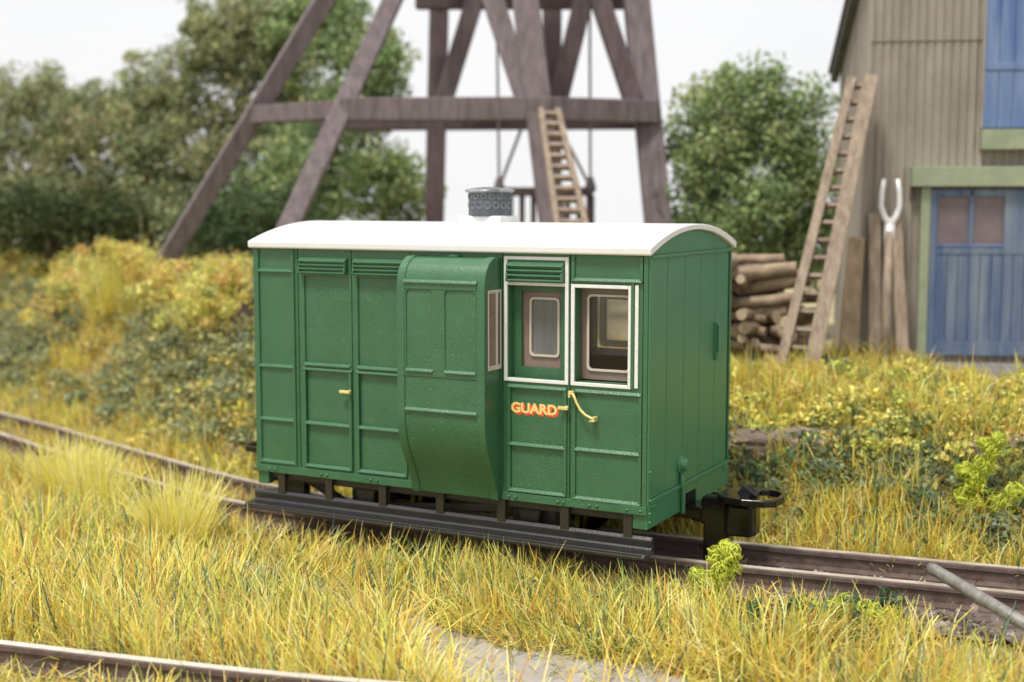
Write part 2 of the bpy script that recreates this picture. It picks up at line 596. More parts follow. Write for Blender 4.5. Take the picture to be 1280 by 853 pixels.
ft = np.array([(-5, -3.45), (-3, -3.2), (-1.5, -3.02), (-.6, -2.89), (.44, -2.71), (1.39, -2.54), (2.25, -2.36), (2.7, -2.24), (3.5, -1.99), (4.6, -1.55)])
fx = np.linspace(-5, 4.6, 70)
fy = np.interp(fx, ft[:, 0], ft[:, 1])
fy = np.convolve(np.pad(fy, 6, mode='reflect', reflect_type='odd'), np.ones(7) / 7, mode='same')[6:-6]
tr2 = empty('railway_track', (0, 0, 0), 0, 'half buried track with a bright worn rail in the nearest grass', 'railway track')
make_track(tr2, np.stack([fx, fy - GAUGE / 2], 1), -.30, .43, (-1.0, 4.0), half=.38, head='railtop')

N3 = 5200
X = rng.uniform(-8, 6.3, N3)
Y = ycen(X) + rng.uniform(-.95, .42, N3)
octv = np.array([(1, 0, 0), (0, 1, 0), (-1, 0, 0), (0, -1, 0), (0, 0, 1), (0, 0, -1)], float)
octf = np.array([(0, 1, 4), (1, 2, 4), (2, 3, 4), (3, 0, 4), (1, 0, 5), (2, 1, 5), (3, 2, 5), (0, 3, 5)])
sz = rng.gamma(3, .0055, N3) + .005
V = octv[None] * (sz[:, None, None] * rng.uniform(.55, 1.5, (N3, 6, 1)))
ra = rng.uniform(0, 6.28, N3)
V = np.stack([V[..., 0] * np.cos(ra)[:, None] - V[..., 1] * np.sin(ra)[:, None], V[..., 0] * np.sin(ra)[:, None] + V[..., 1] * np.cos(ra)[:, None], V[..., 2] * .7], -1)
V += np.stack([X, Y, terrain(X, Y) + .03], 1)[:, None]
Fg = (np.arange(N3)[:, None, None] * 6 + octf[None]).reshape(-1, 3)
Cg = np.array([(.17, .13, .115), (.25, .205, .185), (.33, .29, .265), (.11, .085, .075)])[rng.integers(4, size=N3)]
o = quads_object('gravel', V.reshape(-1, 3), Fg, np.repeat(Cg[:, None], 6, 1).reshape(-1, 3), M['stone'])
tag(o, 'small brown and grey stones scattered along the trackbed', 'gravel', kind='stuff')

# ------------------------------------------------------------------ the green van
L, W = 3.0, 1.523
van = empty('guards_van', (0, 0, 0), 0, 'green four wheeled narrow gauge brake van with white roof on the curved track', 'railway van')
ZE = 1.69


def beads(mb, rects, h=0.022, p=0.016, y=0.0):
    for r in rects:
        if r[0] == 'h':
            _, x0, x1, z = r
            mb.prism([(y, z + .014), (y - .004, z + .013), (y - .017, z - .005), (y - .016, z - .011), (y, z - .011)], lambda u, v, t: (t, u, v), x0, x1)
        else:
            _, x, z0, z1 = r
            mb.box(x - h / 2, x + h / 2, y - p * .8, y, z0, z1)


def louvre(mb, x0, x1, z0, z1, y=0.0):
    mb.box(x0 + .004, x1 - .004, y - .018, y + .004, z0 + .003, z1 - .004)
    n = 4
    hs = [.036] + [(z1 - z0 - .036) / 3] * 3
    zt = z1
    for i in range(n):
        zb = zt - hs[i]
        pr = [(y - .016, zt - .004), (y - .040, zb + .012), (y - .040, zb + .003), (y - .016, zb + .003)]
        mb.prism(pr, lambda u, v, t: (t, u, v), x0, x1)
        zt = zb
    for e0, e1 in ((x0 - .002, x0 + .012), (x1 - .012, x1 + .002)):
        mb.prism([(y - .004, z1 - .001), (y - .026, z1 - .012), (y - .043, z0 + .012), (y - .043, z0), (y - .004, z0)], lambda u, v, t: (t, u, v), e0, e1)


# plain end panel of the side
mb = MB().box(0, .3785, 0, .05, .09, ZE)
mb.box(0, .024, -.012, 0, .145, ZE)
beads(mb, [('v', .035, .15, 1.68), ('v', .342, .15, 1.68), ('h', .03, .35, 1.531), ('h', .04, .335, .857), ('h', .04, .335, .477), ('h', .04, .335, .172)])
mb.build('side_panel', M['green'], van, bevel=.004)
# panel hidden behind the lookout bay
MB().box(1.3035, 1.9925, 0, .05, .09, ZE).build('side_panel', M['green'], van, bevel=.003)

# double luggage doors
for x0, x1, bl, br, lv in ((.3855, .8285, .43, .815, (.41, .80)), (.8345, 1.2995, .876, 1.262, (.862, 1.29))):
    root = None
    mb = MB()
    mb.box(x0, x1, 0, .02 + .03, .09, .152)
    mb.box(x0, bl + .004, 0, .05, .152, ZE)
    mb.box(br - .004, x1, 0, .05, .152, ZE)
    mb.box(bl + .004, br - .004, 0, .05, 1.50, ZE)
    mb.box(bl + .004, br - .004, 0, .05, .845, .892)
    mb.box(bl + .004, br - .004, .012, .045, .152, .845)
    mb.box(bl + .004, br - .004, .012, .045, .892, 1.50)
    beads(mb, [('h', bl, br, .888), ('h', bl - .012, br + .012, .856), ('h', bl + .002, br - .002, .475), ('h', bl - .005, br + .004, .172)])
    beads(mb, [('v', bl, .172, .85), ('v', br, .172, .85)])
    d = mb.build('luggage_door', M['green'], van, bevel=.004)
    m2 = MB()
    louvre(m2, lv[0], lv[1], 1.518, 1.633)
    m2.build('louvre', M['green'], d, bevel=.004)
    if x0 < .5:
        h = MB().box(.742, .828, -.040, -.018, .704, .726).box(.806, .826, -.02, 0, .702, .728)
        h.build('handle', M['gold'], d, bevel=.005)

# guard's door
X0, X1 = 1.9985, 2.473
mb = MB()
ox0, ox1, oz0, oz1 = 2.040, 2.440, .893, 1.484
mb.box(X0, ox0, 0, .05, .09, ZE).box(ox1, X1, 0, .05, .09, ZE)
mb.box(ox0, ox1, 0, .05, oz1, ZE).box(ox0, ox1, 0, .05, .09, .14).box(ox0, ox1, 0, .05, .845, oz0)
mb.box(ox0, ox1, .006, .045, .14, .845)
# the inner sash panel set back in the opening
ix0, ix1, iz0, iz1 = 2.095, 2.372, .958, 1.443
mb.box(ox0 - .02, ix0, .07, .092, oz0 - .02, oz1 + .02).box(ix1, ox1 + .02, .07, .092, oz0 - .02, oz1 + .02)
mb.box(ix0, ix1, .07, .092, iz1, oz1 + .02).box(ix0, ix1, .07, .092, oz0 - .02, iz0)
mb.box(ox0 - .02, ox0 - .002, .04, .07, oz0, oz1).box(ox1 + .002, ox1 + .02, .04, .07, oz0, oz1)
beads(mb, [('h', 2.036, 2.452, .838), ('h', 2.04, 2.448, .463), ('h', 2.036, 2.452, .163), ('v', 2.046, .16, .84), ('v', 2.446, .16, .84)])
door = mb.build('guard_door', M['green'], van, bevel=.004)
m2 = MB()
louvre(m2, 2.040, 2.436, 1.509, 1.636, y=-.004)
m2.build('louvre', M['green'], door, bevel=.004)
fr = MB()
fr.box(2.010, 2.034, -.010, 0, .868, 1.668).box(2.441, 2.466, -.010, 0, .868, 1.668)
fr.box(2.034, 2.441, -.010, 0, 1.646, 1.668).box(2.034, 2.441, -.010, 0, .868, .892).box(2.034, 2.441, -.008, 0, 1.484, 1.506)
fr.build('white_frame', M['white_line'], door, bevel=.004)


def frame_ring(mb, x0, x1, z0, z1, y0, y1, w, r=.03):
    """a rounded rectangular rim"""
    def loop(x0, x1, z0, z1, r):
        pts = []
        for cx, cz, a0 in ((x1 - r, z1 - r, 0), (x0 + r, z1 - r, 90), (x0 + r, z0 + r, 180), (x1 - r, z0 + r, 270)):
            for k in range(5):
                a = math.radians(a0 + k * 22.5)
                pts.append((cx + r * math.cos(a), cz + r * math.sin(a)))
        return pts
    o, i = loop(x0, x1, z0, z1, r), loop(x0 + w, x1 - w, z0 + w, z1 - w, max(r - w * .6, .008))
    n = len(o)
    vs = [(a, y0, b) for a, b in o] + [(a, y0, b) for a, b in i] + [(a, y1, b) for a, b in o] + [(a, y1, b) for a, b in i]
    fs = []
    for k in range(n):
        q = (k + 1) % n
        fs += [(k, q, n + q, n + k), (2 * n + k, 3 * n + k, 3 * n + q, 2 * n + q), (n + k, n + q, 3 * n + q, 3 * n + k), (k, 2 * n + k, 2 * n + q, q)]
    mb.add(vs, fs)


def window(parent, x0, x1, z0, z1, y, gl, rimx=(.05, .03), rimz=(.06, .04)):
    w = MB()
    a0, a1, b0, b1 = x0 + rimx[0], x1 - rimx[1], z0 + rimz[0], z1 - rimz[1]
    w.box(x0, a0 + .012, y, y + .012, z0, z1).box(a1 - .012, x1, y, y + .012, z0, z1)
    w.box(a0 + .012, a1 - .012, y, y + .012, z0, b0 + .012).box(a0 + .012, a1 - .012, y, y + .012, b1 - .012, z1)
    f = w.build('window', M['brown'], parent)
    r = MB()
    frame_ring(r, a0, a1, b0, b1, y - .012, y, .014)
    r.build('rim', M['rim'], f)
    MB().box(a0 + .008, a1 - .008, y + .003, y + .008, b0 + .008, b1 - .008).build('pane', gl, f)
    return f


window(door, 2.085, 2.385, .945, 1.455, .102, M['greyglass'], rimx=(.058, .028), rimz=(.08, .05))
h = MB().box(2.408, 2.478, -.042, -.020, .712, .735).box(2.448, 2.468, -.02, 0, .71, .737)
h.build('handle', M['gold'], door, bevel=.005)

# right-hand fixed panel with the window
mb = MB()
wx0, wx1, wz0, wz1 = 2.512, 2.868, .893, 1.478
X0, X1 = 2.479, 3.0
mb.box(X0, 2.962, 0, .05, .09, wz0).box(X0, 2.962, 0, .05, wz1, ZE)
mb.box(X0, wx0, 0, .05, wz0, wz1).box(wx1, 2.962, 0, .05, wz0, wz1)
mb.box(2.970, 2.998, -.012, .05, .145, ZE)
beads(mb, [('v', 2.497, 1.52, 1.68), ('v', 2.953, 1.53, 1.68), ('h', 2.492, 2.958, 1.530), ('v', 2.898, .872, 1.52), ('h', 2.515, 2.958, .836),
           ('v', 2.508, .155, .836), ('v', 2.953, .155, .836), ('h', 2.508, 2.953, .467), ('h', 2.503, 2.958, .157)])
mb.box(wx0 - .018, wx0, .05, .09, wz0, wz1).box(wx1, wx1 + .018, .05, .09, wz0, wz1)
mb.box(wx0 - .018, wx1 + .018, .05, .09, wz0 - .015, wz0 - .001)
sp = mb.build('side_panel', M['green'], van, bevel=.004)
fr = MB()
fr.box(2.482, 2.508, -.010, 0, .868, 1.503).box(2.868, 2.889, -.010, 0, .868, 1.503)
fr.box(2.508, 2.868, -.010, 0, 1.480, 1.503).box(2.508, 2.868, -.010, 0, .868, .892)
fr.box(2.912, 2.936, -.010, 0, .875, 1.508)
fr.build('white_frame', M['white_line'], sp, bevel=.004)
window(sp, 2.505, 2.875, .90, 1.475, .098, M['glass'], rimx=(.045, .03), rimz=(.055, .038))
gr = MB().tube([(2.500, -.035, .825), (2.515, -.045, .822), (2.530, -.05, .800), (2.545, -.05, .765), (2.570, -.05, .725), (2.605, -.05, .695), (2.640, -.05, .680), (2.655, -.05, .676)], .0085, 8)
gr.box(2.484, 2.514, -.05, -.012, .815, .837).box(2.484, 2.498, -.05, -.012, .795, .815).box(2.645, 2.667, -.055, 0, .655, .684).box(2.630, 2.645, -.05, 0, .652, .668)
gr.build('grab_rail', M['gold'], sp, bevel=.002)


# lettering
def lettering(txt, x, z, wd, ht, y, m, parent, dx=0.0, dz=0.0, depth=.002):
    cu = bpy.data.curves.new('lettering', 'FONT')
    cu.body = txt
    cu.offset = .04
    cu.extrude = 0.01
    to = bpy.data.objects.new('lettering_source', cu)
    COL.objects.link(to)
    dg = bpy.context.evaluated_depsgraph_get()
    me = bpy.data.meshes.new_from_object(to.evaluated_get(dg))
    bpy.data.objects.remove(to)
    co = np.array([v.co for v in me.vertices])
    lo, hi = co.min(0), co.max(0)
    for v in me.vertices:
        u = (v.co.x - lo[0]) / (hi[0] - lo[0])
        w = (v.co.y - lo[1]) / (hi[1] - lo[1])
        t = (v.co.z - lo[2]) / max(hi[2] - lo[2], 1e-6)
        v.co = (x + u * wd + dx, y - t * depth, z + w * ht + dz)
    me.materials.clear()
    me.materials.append(m)
    o = bpy.data.objects.new('lettering', me)
    COL.objects.link(o)
    o.parent = parent
    return o


for k in range(1, 5):
    lettering('GUARD', 2.056, .666, .328, .068, .0055 - .0003 * (4 - k), M['red'], door, dx=.0032 * k, dz=-.0032 * k, depth=.001)
lettering('GUARD', 2.056, .666, .328, .068, .0045, M['cream'], door, depth=.0012)

# the lookout bay
BX0, BX1 = 1.333, 1.985
prof = [(0, 1.655), (-.06, 1.654), (-.105, 1.645), (-.145, 1.622), (-.175, 1.588), (-.196, 1.545), (-.207, 1.50), (-.210, 1.45), (-.212, 1.0), (-.212, .68),
        (-.211, .60), (-.203, .53), (-.185, .455), (-.158, .385), (-.122, .315), (-.088, .25), (-.062, .19), (-.042, .135), (-.030, .088), (0, .088)]
mb = MB().prism(prof, lambda u, v, t: (t, u, v), BX0, BX1)
bay = mb.build('lookout_bay', M['green_bay'], van, bevel=.006)
smooth_by_angle(bay, 28)
tr_ = MB()


def follow(mb, x0, x1, i0, i1, p=.009):
    P = np.array(prof[i0:i1 + 1])
    d = np.gradient(P, axis=0)
    d /= np.linalg.norm(d, axis=1)[:, None]
    nr = np.stack([d[:, 1], -d[:, 0]], 1)
    Q = P + nr * p
    if Q[:, 0].mean() > P[:, 0].mean():
        Q = P - nr * p
    R_ = P - (Q - P) * .5
    n = len(P)
    vs = [(x0, *q) for q in Q] + [(x1, *q) for q in Q] + [(x0, *q) for q in R_] + [(x1, *q) for q in R_]
    fs = [(i, i + 1, n + i + 1, n + i) for i in range(n - 1)] + [(2 * n + i, 3 * n + i, 3 * n + i + 1, 2 * n + i + 1) for i in range(n - 1)]
    fs += [(i, 2 * n + i, 2 * n + i + 1, i + 1) for i in range(n - 1)] + [(n + i, n + i + 1, 3 * n + i + 1, 3 * n + i) for i in range(n - 1)]
    fs += [(0, n, 3 * n, 2 * n), (n - 1, 3 * n - 1, 4 * n - 1, 2 * n - 1)]
    mb.add(vs, fs)


follow(tr_, BX0, 1.390, 1, 18)
follow(tr_, 1.928, BX1, 1, 18)
b = tr_.build('edge_band', M['green_bay'], bay, bevel=.004)
smooth_by_angle(b, 28)
mb = MB()
yf = -.211
mb.box(1.390, 1.928, yf - .010, yf, 1.453, 1.500)
mb.box(1.390, 1.404, yf - .007, yf, .93, 1.453).box(1.914, 1.928, yf - .007, yf, .93, 1.453).box(1.600, 1.695, yf - .008, yf, .93, 1.453)
mb.box(1.390, 1.928, yf - .007, yf, .888, .93)
for a, c in ((1.404, 1.6), (1.695, 1.914)):
    mb.prism([(yf, .942), (yf - .007, .940), (yf - .019, .924), (yf - .018, .918), (yf, .918)], lambda u, v, t: (t, u, v), a - .004, c + .004)
    for x, sx in ((a, 1), (c, -1)):
        pts = [(x, 1.4535), (x + sx * .03, 1.4535), (x + sx * .01, 1.444), (x, 1.424)]
        mb.prism(pts, lambda u, v, t: (u, t, v), yf - .0075, yf)
mb.prism([(yf, 1.518), (yf - .008, 1.515), (yf - .021, 1.498), (yf - .02, 1.490), (yf, 1.490)], lambda u, v, t: (t, u, v), 1.385, 1.930)
mb.box(1.390, 1.928, yf - .007, yf, .648, .666).prism([(yf, .686), (yf - .006, .684), (yf - .019, .668), (yf - .018, .662), (yf, .662)], lambda u, v, t: (t, u, v), 1.392, 1.926)
mb.build('panel_moulding', M['green_bay'], bay, bevel=.004)
MB().tube([(1.66, -.03, 1.655), (1.66, -.03, 1.668)], .035, 12).build('top_catch', M['green'], bay, bevel=.003)
f = MB().box(BX1, BX1 + .006, -.178, -.166, .945, 1.455).box(BX1, BX1 + .006, -.016, -.001, .945, 1.455).box(BX1, BX1 + .006, -.166, -.016, 1.435, 1.455).box(BX1, BX1 + .006, -.166, -.016, .945, .975)
f.box(BX1, BX1 + .007, -.075, -.052, .975, 1.435)
f = f.build('window', M['rim'], bay, bevel=.003)
MB().box(BX1, BX1 + .003, -.166, -.075, .975, 1.435).build('pane', M['brown'], f)
MB().box(BX1, BX1 + .003, -.052, -.016, .975, 1.435).build('pane', M['greyglass'], f)

# bottom strap with rivets
mb = MB()
for a, c in ((-.002, 1.345), (1.998, 3.002)):
    mb.box(a, c, -.014, .002, .092, .146)
mb.box(-.004, .19, -.019, -.013, .094, .147).box(2.82, 3.004, -.019, -.013, .094, .147)
strap = mb.build('strap', M['green'], van, bevel=.003)
for x in (.115, .165, .565, .615, .98, 1.03, 2.05, 2.10, 2.40, 2.44, 2.62, 2.67, 2.875, 2.965):
    MB().lathe((x, -.013, .118), [(.011, 0), (.0105, -.006), (.007, -.011), (.002, -.013)], 'y', 10).build('rivet', M['green'], strap, smooth=True)
MB().box(0, .095, 0, .06, 0, .092).build('corner_post', M['green'], van, bevel=.004)
MB().box(2.905, 2.995, 0, .06, 0, .092).build('corner_post', M['green'], van, bevel=.006)

# far side with a window
mb = MB()
y0, y1 = W - .05, W
fw = (1.98, 2.50, .93, 1.36)
mb.box(0, fw[0], y0, y1, .09, ZE).box(fw[1], 3.0, y0, y1, .09, ZE).box(fw[0], fw[1], y0, y1, .09, fw[2]).box(fw[0], fw[1], y0, y1, fw[3], ZE)
fs_ = mb.build('side_panel', M['green'], van)
r = MB()
frame_ring(r, fw[0] + .04, fw[1] - .02, fw[2] + .02, fw[3] - .01, y0 - .012, y0 + .012, .05)
r.build('window_rim', M['clear'], fs_)
MB().box(fw[0], fw[1], y0 + .012, y0 + .018, fw[2], fw[3]).build('pane', M['glass'], fs_)
MB().box(0, 3, W, W + .012, .09, .146).build('strap', M['green'], van)
# inside
mb = MB().box(.05, 2.94, .05, W - .05, .12, .15)
mb.build('cabin_floor', M['brown'], van)
MB().box(1.95, 1.985, .05, W - .06, .15, 1.66).build('partition', M['lining'], van)
MB().box(1.99, 2.93, W - .10, W - .055, .15, .925).build('inner_lining', M['lining'], van)
MB().box(1.99, 2.93, .95, W - .11, .15, .95).build('bench', M['tan'], van, bevel=.02)
MB().box(2.0, 2.93, .06, W - .06, 1.64, 1.66).build('cabin_ceiling', M['lining'], van)

# right end: planks
mb = MB()
mb.box(2.955, 2.985, .0505, W - .0505, .09, ZE - .02)
edges = [.022, .309, .611, .905, 1.208, W - .022]
for a, c in zip(edges[:-1], edges[1:]):
    mb.box(2.985, 3.0, a + .004, c - .004, .185, 1.672)
ep = mb.build('end_panel', M['green_end_lit'], van, bevel=.004)
mb = MB()
mb.box(2.985, 3.008, .0, .020, .146, ZE).box(2.985, 3.008, W - .02, W, .0, ZE)
mb.box(2.985, 3.016, .020, W - .02, 1.668, 1.690)
mb.box(2.985, 3.016, .03, W - .02, .160, .184)
mb.build('end_moulding', M['green_end_lit'], van, bevel=.004)
mb = MB()
cy0, cy1 = .605, .878
mb.box(2.94, 3.003, .001, cy0, .0, .160).box(2.94, 3.003, cy1, W, .0, .160).box(2.94, 3.003, cy0, cy1, .098, .160)
mb.box(3.003, 3.009, .004, .032, .02, .40).box(3.003, 3.010, .032, .115, .115, .16).box(3.003, 3.010, W - .115, W - .01, .115, .16)
head = mb.build('headstock', M['green_end_lit'], van, bevel=.003)
MB().box(2.90, 2.992, cy0 + .001, cy1 - .001, -.01, .097).build('coupler_pocket', M['matte'], van)
for y, z in ((.018, .045), (.018, .10), (.018, .18), (.018, .36), (.055, .138), (.09, .138), (W - .05, .138), (W - .09, .138), (W - .01, .2), (W - .01, .36), (W - .01, .56)):
    MB().lathe((3.008, y, z), [(.011, 0), (.0105, .006), (.007, .011), (.002, .013)], 'x', 10).build('rivet', M['green_end_lit'], head, smooth=True)

# arc of the roof
AH, AC = .155, W / 2


def arc(off_y, rise0, rise1, n=24):
    """points from near eave to far eave: y and z"""
    hw = W / 2 + off_y
    R_ = (hw * hw + rise1 * rise1) / (2 * rise1)
    th = math.asin(hw / R_)
    return [(AC + R_ * math.sin(t), rise0 + rise1 - R_ + R_ * math.cos(t)) for t in np.linspace(-th, th, n)]


inner = arc(0.0, ZE, .140)
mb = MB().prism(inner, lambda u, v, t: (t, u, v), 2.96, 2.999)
mb.build('gable', M['green_end_lit'], van, bevel=.003)
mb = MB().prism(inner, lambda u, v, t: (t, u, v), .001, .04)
mb.build('gable', M['green_end_lit'], van)
MB().box(0, .045, .0505, W - .0505, .09, ZE).build('end_panel', M['green_end_lit'], van)
MB().box(0, .05, .06, W, 0, .0895).build('headstock', M['green_end_lit'], van)
i2 = arc(.030, ZE - .004, .145)
o2 = arc(.040, ZE + .044, .134)
poly = o2 + [(W + .040, ZE + .004)] + i2[::-1] + [(-.040, ZE + .004)]
mb = MB().prism(poly, lambda u, v, t: (t, u, v), -.022, 3.026)
roof = mb.build('roof', M['white_roof'], van, bevel=.014, seg=3)
smooth_by_angle(roof, 25)

vb = MB().box(1.300, 1.640, .63, .89, 1.83, 1.913).build('ventilator_base', M['white_roof'], roof, bevel=.008)
vent = MB().lathe((1.488, .76, 1.914), [(.150, 0), (.150, .150), (.146, .158)], n=40).build('ventilator', M['ventgrey'], roof)
smooth_by_angle(vent, 40)
lid = MB().lathe((1.488, .76, 2.072), [(.152, 0), (.170, .006), (.175, .015), (.170, .023), (.12, .034), (.05, .041), (.005, .042)], n=40).build('lid', M['ventlid'], vent)
smooth_by_angle(lid, 50)
mb = MB()
for k in range(16):
    for row, zz in ((0, 1.985), (1, 2.052)):
        t = 2 * math.pi * (k + .5 * row) / 16
        c, s_ = math.cos(t), math.sin(t)
        k0 = len(mb.v)
        ring = []
        for j in range(10):
            a = 2 * math.pi * j / 10
            ring.append((.0215 * math.cos(a), .0215 * math.sin(a)))
        pts = [np.array((1.488 + .1505 * c - s_ * u, .76 + .1505 * s_ + c * u, zz + v)) for u, v in ring + [ring[0]]]
        if row == 1:
            pts = [p for p in pts if p[2] < 2.068]
            if len(pts) < 3:
                continue
        mb.tube(pts, .004, 5)
mb.build('vent_hole_ring', M['ventlid'], vent, smooth=True)

# end fittings
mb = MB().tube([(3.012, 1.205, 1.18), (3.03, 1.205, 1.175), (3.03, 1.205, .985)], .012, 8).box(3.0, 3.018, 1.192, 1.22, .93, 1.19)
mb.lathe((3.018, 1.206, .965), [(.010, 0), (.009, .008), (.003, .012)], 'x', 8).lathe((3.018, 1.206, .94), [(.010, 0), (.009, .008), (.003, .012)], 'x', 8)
mb.build('end_handle', M['green_end_lit'], van, bevel=.003)
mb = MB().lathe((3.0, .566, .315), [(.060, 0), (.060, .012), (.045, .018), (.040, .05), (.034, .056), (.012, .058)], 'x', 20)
pf = mb.build('brake_pipe_boss', M['green_end_lit'], van)
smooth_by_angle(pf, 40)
MB().tube([(3.012, .566, .27), (3.018, .560, .20), (3.022, .566, .16), (3.022, .575, .10), (3.018, .582, .0), (3.016, .585, -.012)], .016, 8).build('brake_pipe', M['green_end_lit'], van, smooth=True)
MB().box(2.97, 3.0, 1.02, 1.06, -.06, .0).build('frame_stub', M['green_end_lit'], van)

# underframe
MB().box(.06, 2.93, .10, .15, .02, .10).build('sole_bar', M['olive'], van)
MB().box(.06, 2.93, W - .15, W - .10, .02, .10).build('sole_bar', M['olive'], van)
MB().box(.06, 2.93, .03, .055, .045, .092).build('sole_bar', M['olive'], van)
for x in (.209, .618, 1.064, 1.521, 1.985, 2.440, 2.874):
    MB().box(x - .030, x + .030, -.004, .026, -.06, .091).build('step_hanger', M['olive'], van, bevel=.003)
mb = MB().prism([(-.124, -.158), (.045, -.158), (.045, -.050), (.018, -.042), (.010, -.044), (-.006, -.062), (-.002, -.108), (-.012, -.120), (-.108, -.124), (-.124, -.142)], lambda u, v, t: (t, u, v), -.035, 3.035)
fb = mb.build('footboard', M['blackfoot'], van, bevel=.003)
MB().box(-.02, 3.02, -.122, -.115, -.138, -.126).build('footboard_edge', M['blackfoot'], fb, bevel=.002)
mb = MB().prism([(W - .045, -.155), (W + .118, -.155), (W + .118, -.130), (W - .006, -.118), (W - .02, -.05), (W - .045, -.058)], lambda u, v, t: (t, u, v), -.045, 3.075)
mb.build('footboard', M['blackfoot'], van, bevel=.006)
RW = .215
for x in (.86, 2.14):
    for sgn in (1, -1):
        yc_ = float(ycen(x)) + sgn * .255
        w = MB().lathe((x, yc_, ZR + RW), [(.07, -sgn * -.03), (.17, sgn * .012), (RW - .02, sgn * .022), (RW, sgn * .03), (RW, -sgn * .02), (RW + .022, -sgn * .028), (RW + .022, -sgn * .045), (.06, -sgn * .045)], 'y', 32)
        w.build('wheel', M['black'], van)
        MB().box(x - .16, x + .16, .16 if sgn < 0 else W - .26, .26 if sgn < 0 else W - .16, -.16, .02).build('axle_guard', M['olive'], van, bevel=.01)
        mb = MB().prism([(x - .08, .02), (x + .08, .02), (x + .055, -.13), (x - .055, -.13)], lambda u, v, t: (u, t, v), .09 if sgn < 0 else W - .16, .16 if sgn < 0 else W - .09)
        mb.build('axle_box', M['olive'], van, bevel=.01)
    MB().tube([(x, float(ycen(x)) - .25, ZR + RW), (x, float(ycen(x)) + .25, ZR + RW)], .03, 10).build('axle', M['black'], van)
MB().box(.3, 2.7, .45, 1.05, -.06, .10).build('chassis', M['olive'], van)
MB().beam((.45, .12, -.14), (1.9, .13, .0), .025, .05).build('brake_rod', M['olive'], van)
MB().beam((.3, .2, .02), (.72, .2, -.17), .03, .06).build('brake_lever', M['olive'], van)

# couplers
def coupler(sgn, x0):
    def fx_(p):
        return np.array((x0 + sgn * p[0], .76 + sgn * p[1], p[2]))
    mb = MB().box(-.35, .10, -.055, .055, -.075, -.005)                       # drawbar
    mb.box(-.06, .12, -.10, .10, -.005, .022)
    mb.xf(fx_)
    c = mb.build('coupler', M['black'], van, bevel=.008)
    c['label'] = 'black coupler with a flat loop and dropped block' if sgn > 0 else 'black coupler of the far end'
    mb = MB().prism([(.08, -.02), (.10, .085), (.26, .092), (.285, .04), (.29, -.345), (.255, -.36), (.135, -.36), (.11, -.345), (.11, -.1), (.02, -.085), (.02, -.03)], lambda u, v, t: (u, t, v), -.045, .045)
    mb.xf(fx_)
    mb.build('drop_plate', M['black'], c, bevel=.012)
    mb = MB().prism([(.30, .12), (.45, .10), (.47, .04), (.47, -.04), (.45, -.10), (.30, -.12), (.26, -.06), (.26, .06)], lambda u, v, t: (u, v, t), -.145, .055)
    mb.xf(fx_)
    mb.build('buffer_block', M['black'], c, bevel=.014)
    out = [(.22, -.095), (.30, -.175), (.42, -.205), (.56, -.185), (.625, -.13), (.640, 0), (.625, .13), (.56, .185), (.42, .205), (.30, .175), (.22, .095)]
    inn = [(.43, -.05), (.445, -.15), (.49, -.165), (.55, -.150), (.592, -.105), (.602, 0), (.592, .105), (.55, .150), (.49, .165), (.445, .15), (.43, .05)]
    n = len(out)
    vs = [(a, b_, .125 - .0 * a) for a, b_ in out] + [(a, b_, .125) for a, b_ in inn] + [(a, b_, .082) for a, b_ in out] + [(a, b_, .082) for a, b_ in inn]
    fs = []
    for k in range(n - 1):
        fs += [(k, k + 1, n + k + 1, n + k), (2 * n + k, 3 * n + k, 3 * n + k + 1, 2 * n + k + 1), (k, 2 * n + k, 2 * n + k + 1, k + 1), (n + k, n + k + 1, 3 * n + k + 1, 3 * n + k)]
    fs += [(0, n, 2 * n - 1, n - 1), (2 * n, 3 * n - 1, 4 * n - 1, 3 * n), (0, n - 1, 3 * n - 1, 2 * n), (n, 3 * n, 4 * n - 1, 2 * n - 1)]
    mb = MB().add(vs, fs).xf(fx_)
    mb.build('loop', M['black'], c, bevel=.008)
    mb = MB().prism([(.33, .12), (.37, .175), (.40, .175), (.47, .125), (.47, .06), (.33, .06)], lambda u, v, t: (u, t, v), -.035, .035).xf(fx_)
    mb.build('hook', M['black'], c, bevel=.01)


coupler(1, 3.0)
coupler(-1, -.02)

# ------------------------------------------------------------------ the corrugated shed
HA = math.radians(19.8)
H0 = np.array([3.05, 5.30, 0.0])
shed = empty('corrugated_shed', (H0[0], H0[1], 0), HA, 'beige corrugated iron shed with blue doors behind the right bank', 'shed')


def corrug(a0, a1, z0, z1, fn, step=.009, pitch=.078, amp=.013, thick=.03, top=None):
    mb = MB()
    u = np.arange(a0, a1 + step * .5, step)
    vs, fs = [], []
    for a in u:
        y = -amp * math.sin(2 * math.pi * a / pitch)
        zt = z1 if top is None else top(a)
        for yy, z in ((y, z0), (y, zt), (thick, zt), (thick, z0)):
            vs.append(fn(a, yy, z))
    for i in range(len(u) - 1):
        for k in range(4):
            k2 = (k + 1) % 4
            fs.append((4 * i + k, 4 * i + k2, 4 * i + 4 + k2, 4 * i + 4 + k))
    fs.append((0, 1, 2, 3))
    m = 4 * (len(u) - 1)
    fs.append((m, m + 1, m + 2, m + 3))
    return mb.add(vs, fs)


def rooftop(b):
    return 4.30 - .335 * b


